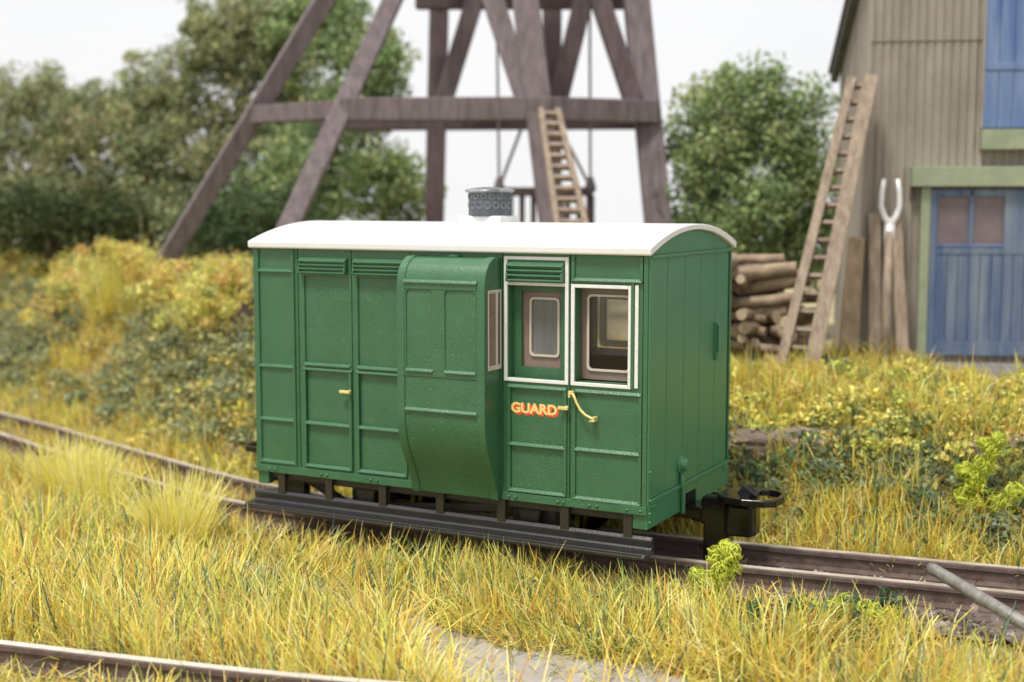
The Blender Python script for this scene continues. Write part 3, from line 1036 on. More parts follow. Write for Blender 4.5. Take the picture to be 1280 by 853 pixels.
wl_ = corrug(0.0, 3.2, .25, 3.505, lambda a, b, z: (a, b, z)).build('front_wall', M['tin'], shed)
corrug(0.0, 3.2, 3.50, 4.9, lambda a, b, z: (a, b - .012, z)).build('front_wall', M['tin'], shed)
corrug(0.03, 2.6, .25, 0, lambda a, b, z: (b, a, z), top=rooftop).build('side_wall', M['tin'], shed)
MB().box(-.022, .012, -.022, .02, .25, 4.9).build('corner_trim', M['tin'], shed)
MB().prism([(-.10, rooftop(-.1)), (2.80, rooftop(2.80)), (2.80, rooftop(2.80) + .09), (-.10, rooftop(-.1) + .09)], lambda u, v, t: (t, u, v), -.10, -.015).build('verge_board', M['tin_dark'], shed)
MB().prism([(.05, rooftop(.05) + .1), (2.8, rooftop(2.8) + .1), (2.8, rooftop(2.8) + .13), (.05, rooftop(.05) + .13)], lambda u, v, t: (t, u, v), -.13, 3.2).build('roof', M['tin_dark'], shed)
MB().box(3.15, 3.2, .03, 2.6, .25, 3.4).build('side_wall', M['tin'], shed)
# lower door
mb = MB()
DX0, DX1 = .588, 2.35
DT, DB = 2.125, .565
mb.box(DX0, .655, -.055, -.02, DB, DT).box(.937, .980, -.055, -.02, 1.61, DT).box(.655, 1.255, -.055, -.02, 2.06, DT).box(1.255, DX1, -.055, -.02, 1.52, DT)
mb.box(.655, 1.255, -.055, -.02, 1.52, 1.61)
mb.box(.655, DX1, -.055, -.02, DB, .70)
x = .655
while x < DX1 - .02:
    mb.box(x + .002, min(x + .098, DX1) - .002, -.048 - random.random() * .003, -.02, .70, 1.52)
    x += .1
dr = mb.build('door', M['blue'], shed, bevel=.004)
MB().box(.655, .937, -.034, -.022, 1.61, 2.06).build('pane', M['mauve'], dr)
MB().box(.98, 1.255, -.034, -.022, 1.61, 2.06).build('pane', M['mauve'], dr)
MB().box(.645, 1.265, -.062, -.05, 1.592, 1.612).build('sill', M['blue_bright'], dr, bevel=.003)
MB().box(.40, 2.6, -.13, .0, 2.150, 2.335).build('lintel', M['sage'], shed, bevel=.006)
MB().box(.498, .585, -.075, .0, .25, 2.148).build('door_post', M['sage'], shed, bevel=.005)
MB().box(.40, .44, -.05, .0, 2.03, 2.148).build('bracket', M['timber_dark'], shed)
# upper loading door
mb = MB()
x = 1.032
while x < 2.3:
    mb.box(x + .002, x + .128, -.035 - random.random() * .004, -.01, 2.69, 4.2)
    x += .13
mb.box(1.04, 2.3, -.047, -.036, 3.22, 3.29)
mb.build('loading_door', M['blue_bright'], shed, bevel=.004)
MB().box(1.012, 1.034, -.045, 0, 2.69, 4.2).build('door_edge', M['tin'], shed)
MB().box(1.012, 2.5, -.15, .0, 2.488, 2.672).build('loading_sill', M['sage'], shed, bevel=.006)


def hut(a, b, z):
    c, s_ = math.cos(HA), math.sin(HA)
    return np.array((H0[0] + a * c - b * s_, H0[1] + a * s_ + b * c, z))


# ground in front of the shed
mb = MB().add([hut(.5, -1.15, .435), hut(4, -1.15, .435), hut(4, -.03, .50), hut(.5, -.03, .50)], [(0, 1, 2, 3)])
o = mb.build('pavement', M['apron'])
tag(o, 'grey dirt apron in front of the blue shed door', 'pavement', kind='structure')


# ladders
def ladder(name, b0, b1, t0, t1, n, w, dpt, m, label, rung=.03, wide=1.0):
    b0, b1, t0, t1 = map(lambda p: np.array(p, float), (b0, b1, t0, t1))
    nrm = np.cross(b1 - b0, t0 - b0)
    nrm /= np.linalg.norm(nrm)
    root = empty(name, (0, 0, 0), 0, label, 'ladder')
    for p, q, ww in ((b0, t0, w), (b1, t1, w * wide)):
        MB().beam(p, q, ww, dpt, up=nrm).build('stile', m, root, bevel=.006)
    for k in range(n):
        t = (k + .6) / n
        MB().beam(b0 + (t0 - b0) * t, b1 + (t1 - b1) * t, rung, .07, up=nrm).build('rung', m, root)
    return root


ladder('ladder', at(972, 470, 11.75), at(1011, 474, 11.7), at(1064, 101, 12.35), at(1088, 98, 12.3), 17, .085, .17, M['grey_wood'],
       'long grey brown wooden ladder leaning on the corner of the beige shed', rung=.032, wide=1.55)


# planks and pitchfork leaning on the shed
def plank(p, q, w, t, m, label):
    mb = MB().beam(p, q, w, t, up=(math.sin(HA), -math.cos(HA), 0), w2=w * .9)
    o = mb.build('plank', m, bevel=.012)
    return tag(o, label, 'plank', 'planks leaning on the shed')


plank(hut(-.20, -.48, .32), hut(-.085, -.10, 1.67), .17, .07, M['pale_wood'], 'broad pale plank leaning on the shed right of the long ladder')
plank(hut(.085, -.40, .32), hut(.075, -.08, 1.90), .12, .06, M['grey_wood'], 'tall narrow grey plank directly left of the pitchfork on the shed')
plank(hut(.345, -.42, .32), hut(.265, -.08, 1.87), .12, .06, M['grey_wood'], 'grey plank leaning between the pitchfork and the sage green door post')
pf = empty('pitchfork', (0, 0, 0), 0, 'silver headed two pronged pitchfork leaning on the beige shed wall', 'pitchfork')
MB().tube([hut(.150, -.54, .33), hut(.180, -.30, 1.2), hut(.210, -.13, 1.80)], [.045, .042, .036], 10).build('shaft', M['grey_wood'], pf, smooth=True)
a_ = MB()
for sg in (-1, 1):
    a_.tube([hut(.212, -.13, 1.62), hut(.212, -.13, 1.80), hut(.212 + sg * .055, -.125, 1.87), hut(.212 + sg * .085, -.12, 1.97), hut(.212 + sg * .078, -.11, 2.10), hut(.212 + sg * .062, -.10, 2.22)],
            [.040, .040, .032, .028, .026, .022], 8)
a_.tube([hut(.200, -.15, 1.52), hut(.212, -.13, 1.80)], [.052, .05], 10)
a_.build('fork_head', M['silver'], pf, smooth=True)

# log pile
LD = np.array([.80, .60, 0])
spots = []
rows = [(.42, 8), (.56, 8), (.70, 7), (.84, 7), (.98, 6), (1.11, 5), (1.24, 5), (1.36, 4), (1.47, 2)]
kk = 0
labs = []
for ri, (z, n) in enumerate(rows):
    for i in range(n):
        spots.append((ri, i, n, z))
protos = None
for (ri, i, n, z) in spots:
    px = 900 + (i + .5 + .25 * (ri % 2)) * (100 / 8) + random.uniform(-5, 5)
    d = 12.3 + random.uniform(-.1, .3)
    A = at(px, 440, d)
    A[2] = z + random.uniform(-.015, .02)
    r = random.uniform(.042, .075)
    ang = random.uniform(-.30, .30) + (-math.pi * .40 if random.random() < .38 else math.pi * .08)
    v = np.array((math.cos(ang), math.sin(ang), random.uniform(-.18, .22)))
    ln = random.uniform(.55, .85)
    P, Q = A - v * ln * .4, A + v * ln * .6
    pts = [P + (Q - P) * t + np.array((0, 0, random.uniform(-.012, .012))) for t in np.linspace(0, 1, 5)]
    root = empty('log', tuple(A), 0, 'short sawn log in the log pile between the bush and the long ladder', 'log', 'logs stacked beside the shed')
    mb = MB().tube(pts, [r, r * 1.02, r * .98, r, r * .96], 12, cap=False).xf(lambda p: p - A)
    mb.build('bark', M['bark'], root, smooth=True)
    for c0, c1, rr in ((pts[0], pts[1], r), (pts[-1], pts[-2], r * .96)):
        dd = (c1 - c0) / np.linalg.norm(c1 - c0)
        MB().tube([c0 - dd * .003 - A, c0 + dd * .02 - A], rr * .97, 12).build('cut_end', M['logend'], root)

# ------------------------------------------------------------------ the timber headframe
tower = empty('headframe', (0, 0, 0), 0, 'tall dark timber mine headframe with raking legs behind the green van', 'headframe')
T = .235


def ext(p, q, e0, e1):
    p, q = np.array(p), np.array(q)
    return p - (q - p) * e0, q + (q - p) * e1


def tb_(name, p, q, w=T, m='timber', up=None, h=None):
    u = up if up is not None else (-FW[0], -FW[1], 0)
    return MB().beam(p, q, w, h or w, up=u).build(name, M[m], tower, bevel=.012)


l1 = ext(at(188, 358, 16.0), at(405, 0, 15.4), .08, .35)
l2 = ext(at(302, 412, 13.6), at(491, 0, 15.4), .08, .35)
l3 = (at(705, 400, 14.4), at(640, -140, 14.9))
l4 = (at(834, 400, 15.0), at(782, -140, 15.5))
leg_up = (-.75, -.66, 0)
tb_('leg', *l1, up=leg_up, w=.21)
tb_('leg', *l2, up=leg_up, w=.21)
tb_('leg', *l3, w=.29)
tb_('leg', *l4, w=.29)
r1, r2, r3, r4 = at(316, 143, 15.65), at(432, 139, 14.75), at(682, 137, 14.6), at(812, 139, 15.1)
zr = (r1[2] + r2[2] + r3[2] + r4[2]) / 4
for r_ in (r1, r2, r3, r4):
    r_[2] = zr
tb_('ring_beam', *ext(r1, r2, .02, .02), w=.2, up=(0, 0, 1))
tb_('ring_beam', *ext(r2, r3, .0, .03), w=.25, up=(0, 0, 1))
tb_('ring_beam', *ext(r3, r4, .04, .04), w=.25, up=(0, 0, 1))
b5, b6 = at(437, 156, 17.2), at(806, 157, 16.9)
b5[2] = b6[2] = zr
tb_('ring_beam', *ext(b5, b6, .1, .02), w=.2, m='timber_dark', up=(0, 0, 1))
tb_('ring_beam', *ext(r4, b6, .02, .05), w=.2, m='timber_dark', up=(0, 0, 1))
tb_('post', at(540, 400, 17.0), at(552, -120, 17.2), w=.24, m='timber_dark')
tb_('post', at(690, 300, 16.9), at(690, -120, 17.1), w=.24, m='timber_dark')
tb_('brace', at(553, 132, 16.6), at(612, -60, 16.4), w=.22)
tb_('brace', at(660, 132, 14.9), at(596, -60, 15.3), w=.24)
tb_('brace', at(697, 130, 15.9), at(744, -60, 16.0), w=.23, m='timber_dark')
tb_('brace', at(793, 130, 15.2), at(730, -60, 15.4), w=.22, m='timber_dark')
tb_('top_beam', at(520, 3, 16.6), at(790, 3, 16.4), w=.17, m='timber_dark', up=(0, 0, 1))
MB().beam(at(548, 14, 16.8), at(560, 0, 16.8), .1, .1).build('bracket', M['timber_dark'], tower)
# gable head above the frame
top = at(660, -330, 15.6)
tb_('top_beam', at(560, -130, 16.2), at(800, -130, 15.6), w=.24, up=(0, 0, 1))
for q in (l1[1], l2[1]):
    tb_('head_brace', q, at(650, -250, 15.6), w=.22)

cage = empty('hoist_cage', (0, 0, 0), 0, 'dark slatted hoist cage hanging on ropes inside the timber headframe', 'hoist cage')
c1, c2 = at(624, 240, 16.1), at(738, 240, 16.1)
c2[2] = c1[2]
MB().beam(*ext(c1, c2, .03, .03), .13, .11).build('top_bar', M['timber_dark'], cage, bevel=.01)
for k in range(9):
    p = c1 + (c2 - c1) * k / 8
    MB().beam(p - np.array((0, 0, .05)), p - np.array((0, 0, 1.0)), .05 if 0 < k < 8 else .09, .05).build('slat', M['timber_dark'], cage)
MB().beam(*ext(c1 - np.array((0, 0, .9)), c2 - np.array((0, 0, .9)), .03, .03), .13, .08).build('bottom_bar', M['timber_dark'], cage)
for p, qx in ((c1, 652), (c2, 700)):
    MB().tube([p, at(620 if p is c1 else 737, -60, 16.1)], .016, 6).build('rope', M['rope'], cage)
    MB().tube([p + np.array((0, 0, .05)), at(qx, 160, 16.1)], .02, 6).build('chain', M['rope'], cage)
    MB().lathe(p + np.array((0, 0, .02)), [(.03, -.04), (.075, 0), (.06, .07), (.03, .16)], n=10).build('shackle', M['rope'], cage)
ladder('ladder', at(703, 330, 13.4), at(744, 330, 13.4), at(676, 138, 14.35), at(697, 138, 14.35), 14, .06, .10, M['grey_wood'],
       'short tan ladder leaning up to the cross beam of the timber headframe', rung=.04)

# ------------------------------------------------------------------ iron bar on the right
p0, p1 = at(1162, 709, 7.75), at(1330, 810, 6.95)
bar = MB().tube([p0, p0 + (p1 - p0) * .04, p0 + (p1 - p0) * .5, p1], [.030, .036, .037, .037], 14).build('iron_bar', M['iron'], smooth=True)
tag(bar, 'rough grey iron bar jutting over the rails at the right edge', 'iron bar')
for pl in bar.data.polygons:
    if len(pl.vertices) > 4:
        pl.use_smooth = False

# ------------------------------------------------------------------ vegetation builders
PAL = np.array([(.88, .72, .17), (.88, .78, .36), (.78, .53, .10), (.56, .28, .085), (.66, .68, .14), (.10, .20, .10), (.085, .20, .17), (.38, .45, .13)])


def blades(name, P, h, w, lean, az, C, m, curl=0.25, parent=None, nseg=3):
    """many thin tapering fibres: P roots (n,3), h lengths, w widths, lean in radians towards azimuth az"""
    n = len(P)
    t = np.linspace(0, 1, nseg + 1)
    sd_ = az + math.pi / 2 + rng.normal(0, .9, n)
    side = np.stack([np.cos(sd_), np.sin(sd_), np.zeros(n)], 1)
    V = np.zeros((n, (nseg + 1) * 2, 3))
    pos = P.copy()
    ang = lean.copy()
    cur = rng.normal(curl, .22, n)
    wid = np.array([1.0, .95, .75, .22]) if nseg == 3 else np.linspace(1, .25, nseg + 1)
    for k in range(nseg + 1):
        V[:, 2 * k] = pos - side * (w * wid[k] / 2)[:, None]
        V[:, 2 * k + 1] = pos + side * (w * wid[k] / 2)[:, None]
        d = np.stack([np.sin(ang) * np.cos(az), np.sin(ang) * np.sin(az), np.cos(ang)], 1)
        pos = pos + d * (h / nseg)[:, None]
        ang = ang + cur * (1.0 if k else .6)
    base = np.arange(n)[:, None] * (2 * (nseg + 1))
    F_ = np.concatenate([base + np.array([[2 * k, 2 * k + 1, 2 * k + 3, 2 * k + 2]]) for k in range(nseg)], 1).reshape(-1, 4)
    Cv = np.repeat(C[:, None, :], 2 * (nseg + 1), 1).reshape(-1, 3)
    return quads_object(name, V.reshape(-1, 3), F_, Cv, m, parent)


def pick(n, wts, jitter=.12):
    wts = np.array(wts, float)
    i = rng.choice(len(PAL), n, p=wts / wts.sum())
    return np.clip(PAL[i] * (1 + rng.normal(0, jitter, (n, 1))) * (1 + rng.normal(0, .04, (n, 3))), 0.01, .9)


def leafmesh(name, P, size, C, m, parent=None, flat=0.0):
    """small folded leaf faces, random orientation"""
    n = len(P)
    a = rng.normal(size=(n, 3))
    a[:, 2] += flat * 0
    a /= np.linalg.norm(a, axis=1)[:, None]
    b = rng.normal(size=(n, 3))
    b[:, 2] *= (1 - flat)
    a[:, 2] *= (1 - flat)
    a /= np.linalg.norm(a, axis=1)[:, None]
    b -= a * (a * b).sum(1)[:, None]
    b /= np.linalg.norm(b, axis=1)[:, None]
    c = np.cross(a, b)
    s_ = size[:, None]
    V = np.stack([P - a * s_ * .5, P + b * s_ * .3 + c * s_ * .12, P + a * s_ * .5, P - b * s_ * .3 + c * s_ * .12], 1)
    F_ = np.arange(4 * n).reshape(n, 4)
    return quads_object(name, V.reshape(-1, 3), F_, np.repeat(C[:, None], 4, 1).reshape(-1, 3), m, parent)


def frustum_keep(P, mx=140, near=4.0):
    d = P - CAM
    z = d @ FW
    u = 640 + FPX * (d @ RT) / np.maximum(z, .1)
    v = 426.5 - FPX * (d @ UP) / np.maximum(z, .1)
    return (z > near) & (u > -mx) & (u < 1280 + mx) & (v < 853 + 230) & (v > -300), z, u, v


# ------------------------------------------------------------------ grass in front of the track
N0 = 230000
X = rng.uniform(-7.5, 6.2, N0)
Y = rng.uniform(-4.2, 2.6, N0)
front = ycen(X) - Y
cl = vnoise(X, Y, .28, 4) * .6 + vnoise(X, Y, .11, 5) * .4
big = vnoise(X, Y, 1.1, 6)
po = path_off(X, Y)
fty = np.interp(X, fx, fy)
dens = 0.25 + 1.3 * sstep(.30, .62, cl)
shift = np.maximum(0, X - 4.0) * .6
dens *= sstep(.42, .60, front - shift + .14 * (X < -1.2))
pl = hit(1010, 775)
dens *= np.where((np.abs(X - pl[0]) < .42) & (np.abs(Y - pl[1]) < .16), .35, 1)
dens *= np.where(po < 1, 0.05, sstep(1.0, 1.25, po) * .8 + .2)
nearrail = np.abs(Y - fty) < .07
dens *= np.where(nearrail, 0.0, 1.0)
nearside = (Y < fty - .05)
dens *= np.where(nearside, .28, 1.0)
# bare trackside dirt at the right edge
dens *= 1 - .85 * sstep(4.35, 4.9, X - .25 * (Y + .0)) * sstep(-1.6, -.6, Y)
P = np.stack([X, Y, terrain(X, Y)], 1)
kp, zd, uu, vv = frustum_keep(P)
kp &= rng.random(N0) < dens * np.clip((7.6 / np.maximum(zd, 5)) ** 1.6, .2, 1.25) * .85
X, Y, P, cl, big, po, zd = X[kp], Y[kp], P[kp], cl[kp], big[kp], po[kp], zd[kp]
n = len(P)
fl = front[kp]
h = rng.gamma(7, .037, n) * (.75 + .5 * cl) * (.75 + .5 * sstep(.3, .8, big))
h = np.clip(h, .06, .48) * (1 - .52 * sstep(1.15, .50, fl)) * .88 * np.where(nearside[kp], .5, 1.0)
az = rng.uniform(0, 2 * math.pi, n)
fieldaz = 2 * math.pi * vnoise(X, Y, .9, 7)
az = np.where(rng.random(n) < .45, fieldaz + rng.normal(0, .5, n), az)
az = np.where((po < 1.8) & (rng.random(n) < .6), np.where(Y > np.interp(X, _px, _py), -math.pi / 2, math.pi / 2) + rng.normal(0, .6, n), az)
lean = np.abs(rng.normal(.36, .36, n)) + .35 * (po < 1.7)
greenness = sstep(.5, .75, vnoise(X, Y, .55, 3))
C = pick(n, [42, 21, 9, 7, 15, 6, 3, 6])
gsel = rng.random(n) < greenness * .5
C[gsel] = pick(int(gsel.sum()), [10, 5, 5, 3, 18, 14, 9, 12])
w_ = rng.uniform(.0062, .0122, n)
o = blades('grass', P, h, w_, lean, az, C, M['fibre'])
tag(o, 'dry yellow grass growing in front of the curved track', 'grass', kind='stuff')
print('foreground blades', n)

# thatch: short matted fibres lying at the roots
N1 = 70000
X = rng.uniform(-6.5, 6.0, N1)
Y = rng.uniform(-4.0, 2.4, N1)
front = ycen(X) - Y
po = path_off(X, Y)
P = np.stack([X, Y, terrain(X, Y) + .012 + rng.random(N1) * .03], 1)
kp, zd, uu, vv = frustum_keep(P)
kp &= (front - np.maximum(0, X - 4.0) * .6 > .45) & (np.abs(Y - np.interp(X, fx, fy)) > .07)
kp &= rng.random(N1) < np.where(po < 1, .07, .9)
P = P[kp]
n = len(P)
o = blades('thatch', P, rng.uniform(.08, .22, n), rng.uniform(.006, .011, n), rng.normal(1.35, .18, n), rng.uniform(0, 6.283, n),
           pick(n, [26, 14, 22, 14, 8, 7, 3, 6]) * .9, M['fibre'], curl=.05)
tag(o, 'matted dead stalks lying at the roots of the foreground grass', 'grass', kind='stuff')

# ------------------------------------------------------------------ grass on the bank behind the track
def bank_grass(x0, x1, q0, q1, N, wts, hmean, label, cap=None, dfac=.8, wmul=1.0):
    X = rng.uniform(x0, x1, N)
    Q = rng.uniform(q0, q1, N)
    Y = yrear(X) + Q
    cl = vnoise(X, Y, .35, 1) * .6 + vnoise(X, Y, .13, 2) * .4
    P = np.stack([X, Y, terrain(X, Y)], 1)
    kp, zd, uu, vv = frustum_keep(P, 60)
    kp &= rng.random(N) < (.2 + 1.3 * sstep(.32, .6, cl)) * dfac
    if cap is not None:
        kp &= cap(X, Y, Q)
    P, cl, Q, X, Y = P[kp], cl[kp], Q[kp], X[kp], Y[kp]
    n = len(P)
    h = np.clip(rng.gamma(8, hmean / 8, n) * (.7 + .6 * cl), .05, .6)
    az = np.where(rng.random(n) < .5, -math.pi / 2 + rng.normal(0, .8, n), rng.uniform(0, 6.283, n))
    o = blades('grass', P, h, rng.uniform(.008, .014, n) * wmul, np.abs(rng.normal(.35, .3, n)), az, pick(n, wts), M['fibre'])
    tag(o, label, 'grass', kind='stuff')
    print(label, n)


def away_from_shed(X, Y, Q):
    c, s_ = math.cos(HA), math.sin(HA)
    b = -(X - H0[0]) * s_ + (Y - H0[1]) * c
    a = (X - H0[0]) * c + (Y - H0[1]) * s_
    return (b < -.12 - 1.05 * (a > .45)) | (a < -.15)


bank_grass(1.6, 6.4, .10, 4.2, 90000, [34, 18, 14, 5, 18, 6, 2, 8], .19, 'yellow green grass on the bank below the beige shed', lambda X, Y, Q: away_from_shed(X, Y, Q) & (rng.random(len(X)) < np.where((Q > .9) & (Q < 1.45), .6, 1.0)), .5)
bank_grass(-11, 1.6, .08, 3.2, 90000, [40, 20, 16, 4, 14, 3, 2, 8], .20, 'blurred yellow grass on the bank left of the van', lambda X, Y, Q: rng.random(len(X)) < np.where((Q > .55) & (Q < 1.7), .4, 1), .75, 1.3)
# a few stalks between the rails on the left
bank_grass(-8, -.6, -.60, .05, 14000, [30, 20, 20, 10, 8, 4, 2, 4], .12, 'sparse dry stalks between the rails left of the van', None, .5)


N2 = 60000
X = rng.uniform(-9, 6.3, N2)
Q = rng.uniform(.05, 3.2, N2)
Y = yrear(X) + Q
P = np.stack([X, Y, terrain(X, Y) + .012 + rng.random(N2) * .04], 1)
kp, zd, uu, vv = frustum_keep(P, 60)
kp &= away_from_shed(X, Y, Q)
P = P[kp]
n = len(P)
o = blades('thatch', P, rng.uniform(.10, .24, n), rng.uniform(.008, .013, n), rng.normal(1.2, .25, n), rng.uniform(0, 6.283, n),
           pick(n, [24, 14, 22, 12, 10, 7, 3, 9]) * .85, M['fibre'], curl=.05)
tag(o, 'matted dead stalks lying on both banks behind the track', 'grass', kind='stuff')


# ------------------------------------------------------------------ ground cover: leafy clumps on the banks
def clumps(centres, rad, per, size, cols, sq=.6):
    Ps, Cs, Ss = [], [], []
    for c, r, k in zip(centres, rad, range(len(centres))):
        m = per
        v = rng.normal(size=(m, 3))
        v /= np.linalg.norm(v, axis=1)[:, None]
        v *= (rng.random((m, 1)) ** .45) * r
        v[:, 2] *= sq
        Ps.append(c + v)
        base = np.where(rng.random((m, 1)) < .25, np.array(cols)[rng.integers(len(cols), size=m)], np.array(cols[rng.integers(len(cols))]))
        Cs.append(np.clip(base * (1 + rng.normal(0, .22, (m, 1))) * (1 + rng.normal(0, .05, (m, 3))), .01, .9))
        Ss.append(rng.uniform(.6, 1.3, m) * size)
    return np.concatenate(Ps), np.concatenate(Ss), np.concatenate(Cs)


def cover(x0, x1, q0, q1, nc, cols, label, size=.055, rad=(.10, .24), per=90, keep=None, lift=.16):
    X = rng.uniform(x0, x1, nc)
    Q = rng.uniform(q0, q1, nc)
    Y = yrear(X) + Q
    k = vnoise(X, Y, .8, 5) + rng.normal(0, .16, nc) > .34
    if keep is not None:
        k &= keep(X, Y, Q)
    X, Y = X[k], Y[k]
    Cn = np.stack([X, Y, terrain(X, Y) + .02 + rng.random(len(X)) ** 2 * lift], 1)
    P, S, C = clumps(Cn, rng.uniform(*rad, len(Cn)), per, size, cols)
    o = leafmesh('undergrowth', P, S, C, M['leaf'])
    tag(o, label, 'undergrowth', kind='stuff')


GREY_G = [(.27, .31, .19), (.34, .37, .21), (.23, .28, .15), (.42, .42, .20), (.55, .48, .19)]
YELL = [(.84, .72, .18), (.80, .62, .20), (.78, .72, .20), (.70, .50, .20), (.58, .60, .19), (.36, .38, .15)]
DARKG = [(.12, .19, .09), (.16, .24, .11), (.15, .21, .13), (.25, .29, .12)]
cover(-11, -1.0, .45, 1.65, 1300, GREY_G, 'grey green undergrowth on the bank left of the van', size=.065, rad=(.12, .26), per=110, lift=.2)
cover(-11, -.8, 1.65, 3.0, 640, YELL, 'golden yellow growth along the top of the left bank', size=.06, rad=(.16, .34), per=120, lift=.45)
cover(-3.2, .2, .25, 1.8, 260, YELL[:3] + GREY_G[:2], 'orange and green growth on the bank just behind the van', size=.06, rad=(.1, .22), per=90)
cover(1.8, 6.2, .5, 1.5, 420, DARKG + GREY_G[:2], 'dark green leaves low on the bank right of the van', size=.05, rad=(.08, .18), per=80)
cover(1.8, 6.2, 1.25, 3.3, 1000, YELL[:3] + [(.52, .56, .14), (.62, .62, .16), (.22, .28, .11)], 'yellow green leaves along the top of the right bank', size=.05, rad=(.08, .18), per=80, keep=away_from_shed)
# low leaves in the foreground right
cx_ = np.array([hit(925 + 7 * k + rng.normal(0, 8), max(778, 795 + rng.normal(0, 14))) for k in range(28)])
cx_[:, 2] += .05 + rng.random(28) * .10
P, S, C = clumps(cx_, rng.uniform(.06, .13, len(cx_)), 70, .05, [(.10, .18, .07), (.08, .15, .08), (.16, .24, .08), (.13, .21, .10)], .8)
o = leafmesh('leafy_plant', P, S, C, M['leaf'])
tag(o, 'low dark green leafy plant in the grass right of the lime moss clump', 'plant')


# ------------------------------------------------------------------ tufts and moss
def tuft(c, r, n, hm, spread, label, wts):
    a = rng.uniform(0, 6.283, n)
    rr = np.sqrt(rng.random(n)) * r
    P = np.stack([c[0] + rr * np.cos(a), c[1] + rr * np.sin(a) * .8, np.zeros(n)], 1)
    P[:, 2] = terrain(P[:, 0], P[:, 1])
    lean = rr / r * spread + np.abs(rng.normal(0, .13, n))
    tc = np.array([(.92, .84, .22), (.90, .80, .40), (.80, .78, .20)])[rng.integers(3, size=n)] * (1 + rng.normal(0, .07, (n, 1)))
    o = blades('grass_tuft', P, rng.normal(hm, hm * .17, n), rng.uniform(.007, .012, n), lean, a + rng.normal(0, .3, n), np.clip(tc, 0, .95), M['fibre'], curl=.03)
    tag(o, label, 'grass tuft', 'tall grass tufts left of the van')


TW = [50, 22, 3, 0, 30, 0, 0, 6]
tuft((-.50, -.30), .20, 430, .50, .36, 'taller pale yellow grass tuft in front of the rails beside the footboard end', TW)
tuft((-2.35, .48), .24, 420, .47, .40, 'squat blurred yellow grass tuft farther along the rails', [50, 20, 12, 3, 12, 0, 0, 4])
hc = hit(140, 395)
tuft((hc[0], hc[1]), .22, 420, .75, .35, 'tall pale yellow stalks on the bank left of the outer raking leg', [60, 30, 5, 0, 20, 0, 0, 0])
hc = hit(262, 415)
tuft((hc[0], hc[1]), .2, 420, .55, .5, 'blurred yellow tuft on the bank between the two raking leg feet', [60, 20, 10, 0, 20, 0, 0, 0])
tuft((-1.85, .30), .20, 260, .42, .45, 'small ochre grass tuft between the two yellow ones', [45, 15, 20, 5, 12, 0, 0, 4])


def moss(name, c, r, hgt, n, label, cat, cols, loop=.022, shape=None):
    mb_v, mb_f, mb_c = [], [], []
    for i in range(n):
        u = rng.normal(size=3)
        u /= np.linalg.norm(u)
        t = rng.random() ** .4
        q = np.array((u[0] * r * t, u[1] * r * t, hgt * .5 + u[2] * hgt * .5 * t))
        if shape is not None:
            q = shape(q)
        q = q + c
        a = rng.normal(size=3)
        a /= np.linalg.norm(a)
        b = np.cross(a, rng.normal(size=3))
        b /= np.linalg.norm(b)
        wv = np.cross(a, b)
        R_ = loop * rng.uniform(.5, 1.3)
        k0 = len(mb_v)
        ph, turn = rng.uniform(0, 6.283), rng.uniform(2.5, 5.5)
        K = 9
        for k in range(K):
            t_ = ph + turn * k / (K - 1)
            rad_ = R_ * (1 + .25 * k / K)
            pt = q + a * rad_ * math.cos(t_) + b * rad_ * math.sin(t_) + wv * R_ * .5 * (k / K)
            ww = .0042 * (1 - .5 * abs(k / (K - 1) - .5))
            mb_v += [pt - wv * ww, pt + wv * ww]
        col = np.clip(np.array(cols[rng.integers(len(cols))]) * (1 + rng.normal(0, .12)), .01, .9)
        mb_c += [col] * (2 * K)
        for k in range(K - 1):
            mb_f.append((k0 + 2 * k, k0 + 2 * k + 1, k0 + 2 * k + 3, k0 + 2 * k + 2))
    o = quads_object(name, np.array(mb_v), np.array(mb_f), np.array(mb_c), M['leaf'])
    return tag(o, label, cat)


LIME = [(.66, .70, .09), (.58, .64, .07), (.74, .76, .16), (.46, .55, .07)]
mc = np.array((3.50, -.13, ZG - .02))


def lobed(parts):
    P_ = [(np.array(c), r) for c, r in parts]

    def f(q):
        c, r = P_[rng.integers(len(P_))]
        v = rng.normal(size=3)
        v /= np.linalg.norm(v)
        return c + v * r * rng.random() ** .6
    return f


moss('moss_clump', mc, .1, .4, 1700, 'curly lime green moss clump in front of the coupler', 'moss', LIME, loop=.028,
     shape=lobed([((-.16, -.04, .08), .10), ((-.02, -.06, .12), .11), ((-.06, 0, .2), .08), ((.02, 0, .28), .075), ((.06, .01, .36), .07), ((.0, .01, .40), .045), ((.09, .0, .43), .04), ((.05, 0, .46), .03), ((-.12, 0, .26), .04)]))
ml = hit(1050, 790)
moss('moss_clump', ml, .1, .4, 900, 'low flat lime moss among the dark leaves in the right foreground', 'moss', LIME, loop=.024,
     shape=lobed([((-.16, -.04, .10), .08), ((0, 0, .13), .09), ((.14, .02, .12), .08), ((.26, .03, .10), .07), ((-.30, -.06, .07), .06)]))
mr = hit(1225, 650)
moss('moss_clump', mr, .1, .4, 1900, 'tall lime green moss plant on the bank at the right edge', 'moss', LIME, loop=.024,
     shape=lobed([((0, 0, .10), .13), ((-.10, 0, .16), .08), ((.14, 0, .12), .1), ((-.04, 0, .28), .085), ((.02, 0, .40), .07), ((.06, 0, .50), .055), ((.10, 0, .58), .045), ((-.12, 0, .34), .05), ((.22, 0, .22), .06), ((.0, 0, .54), .03)]))

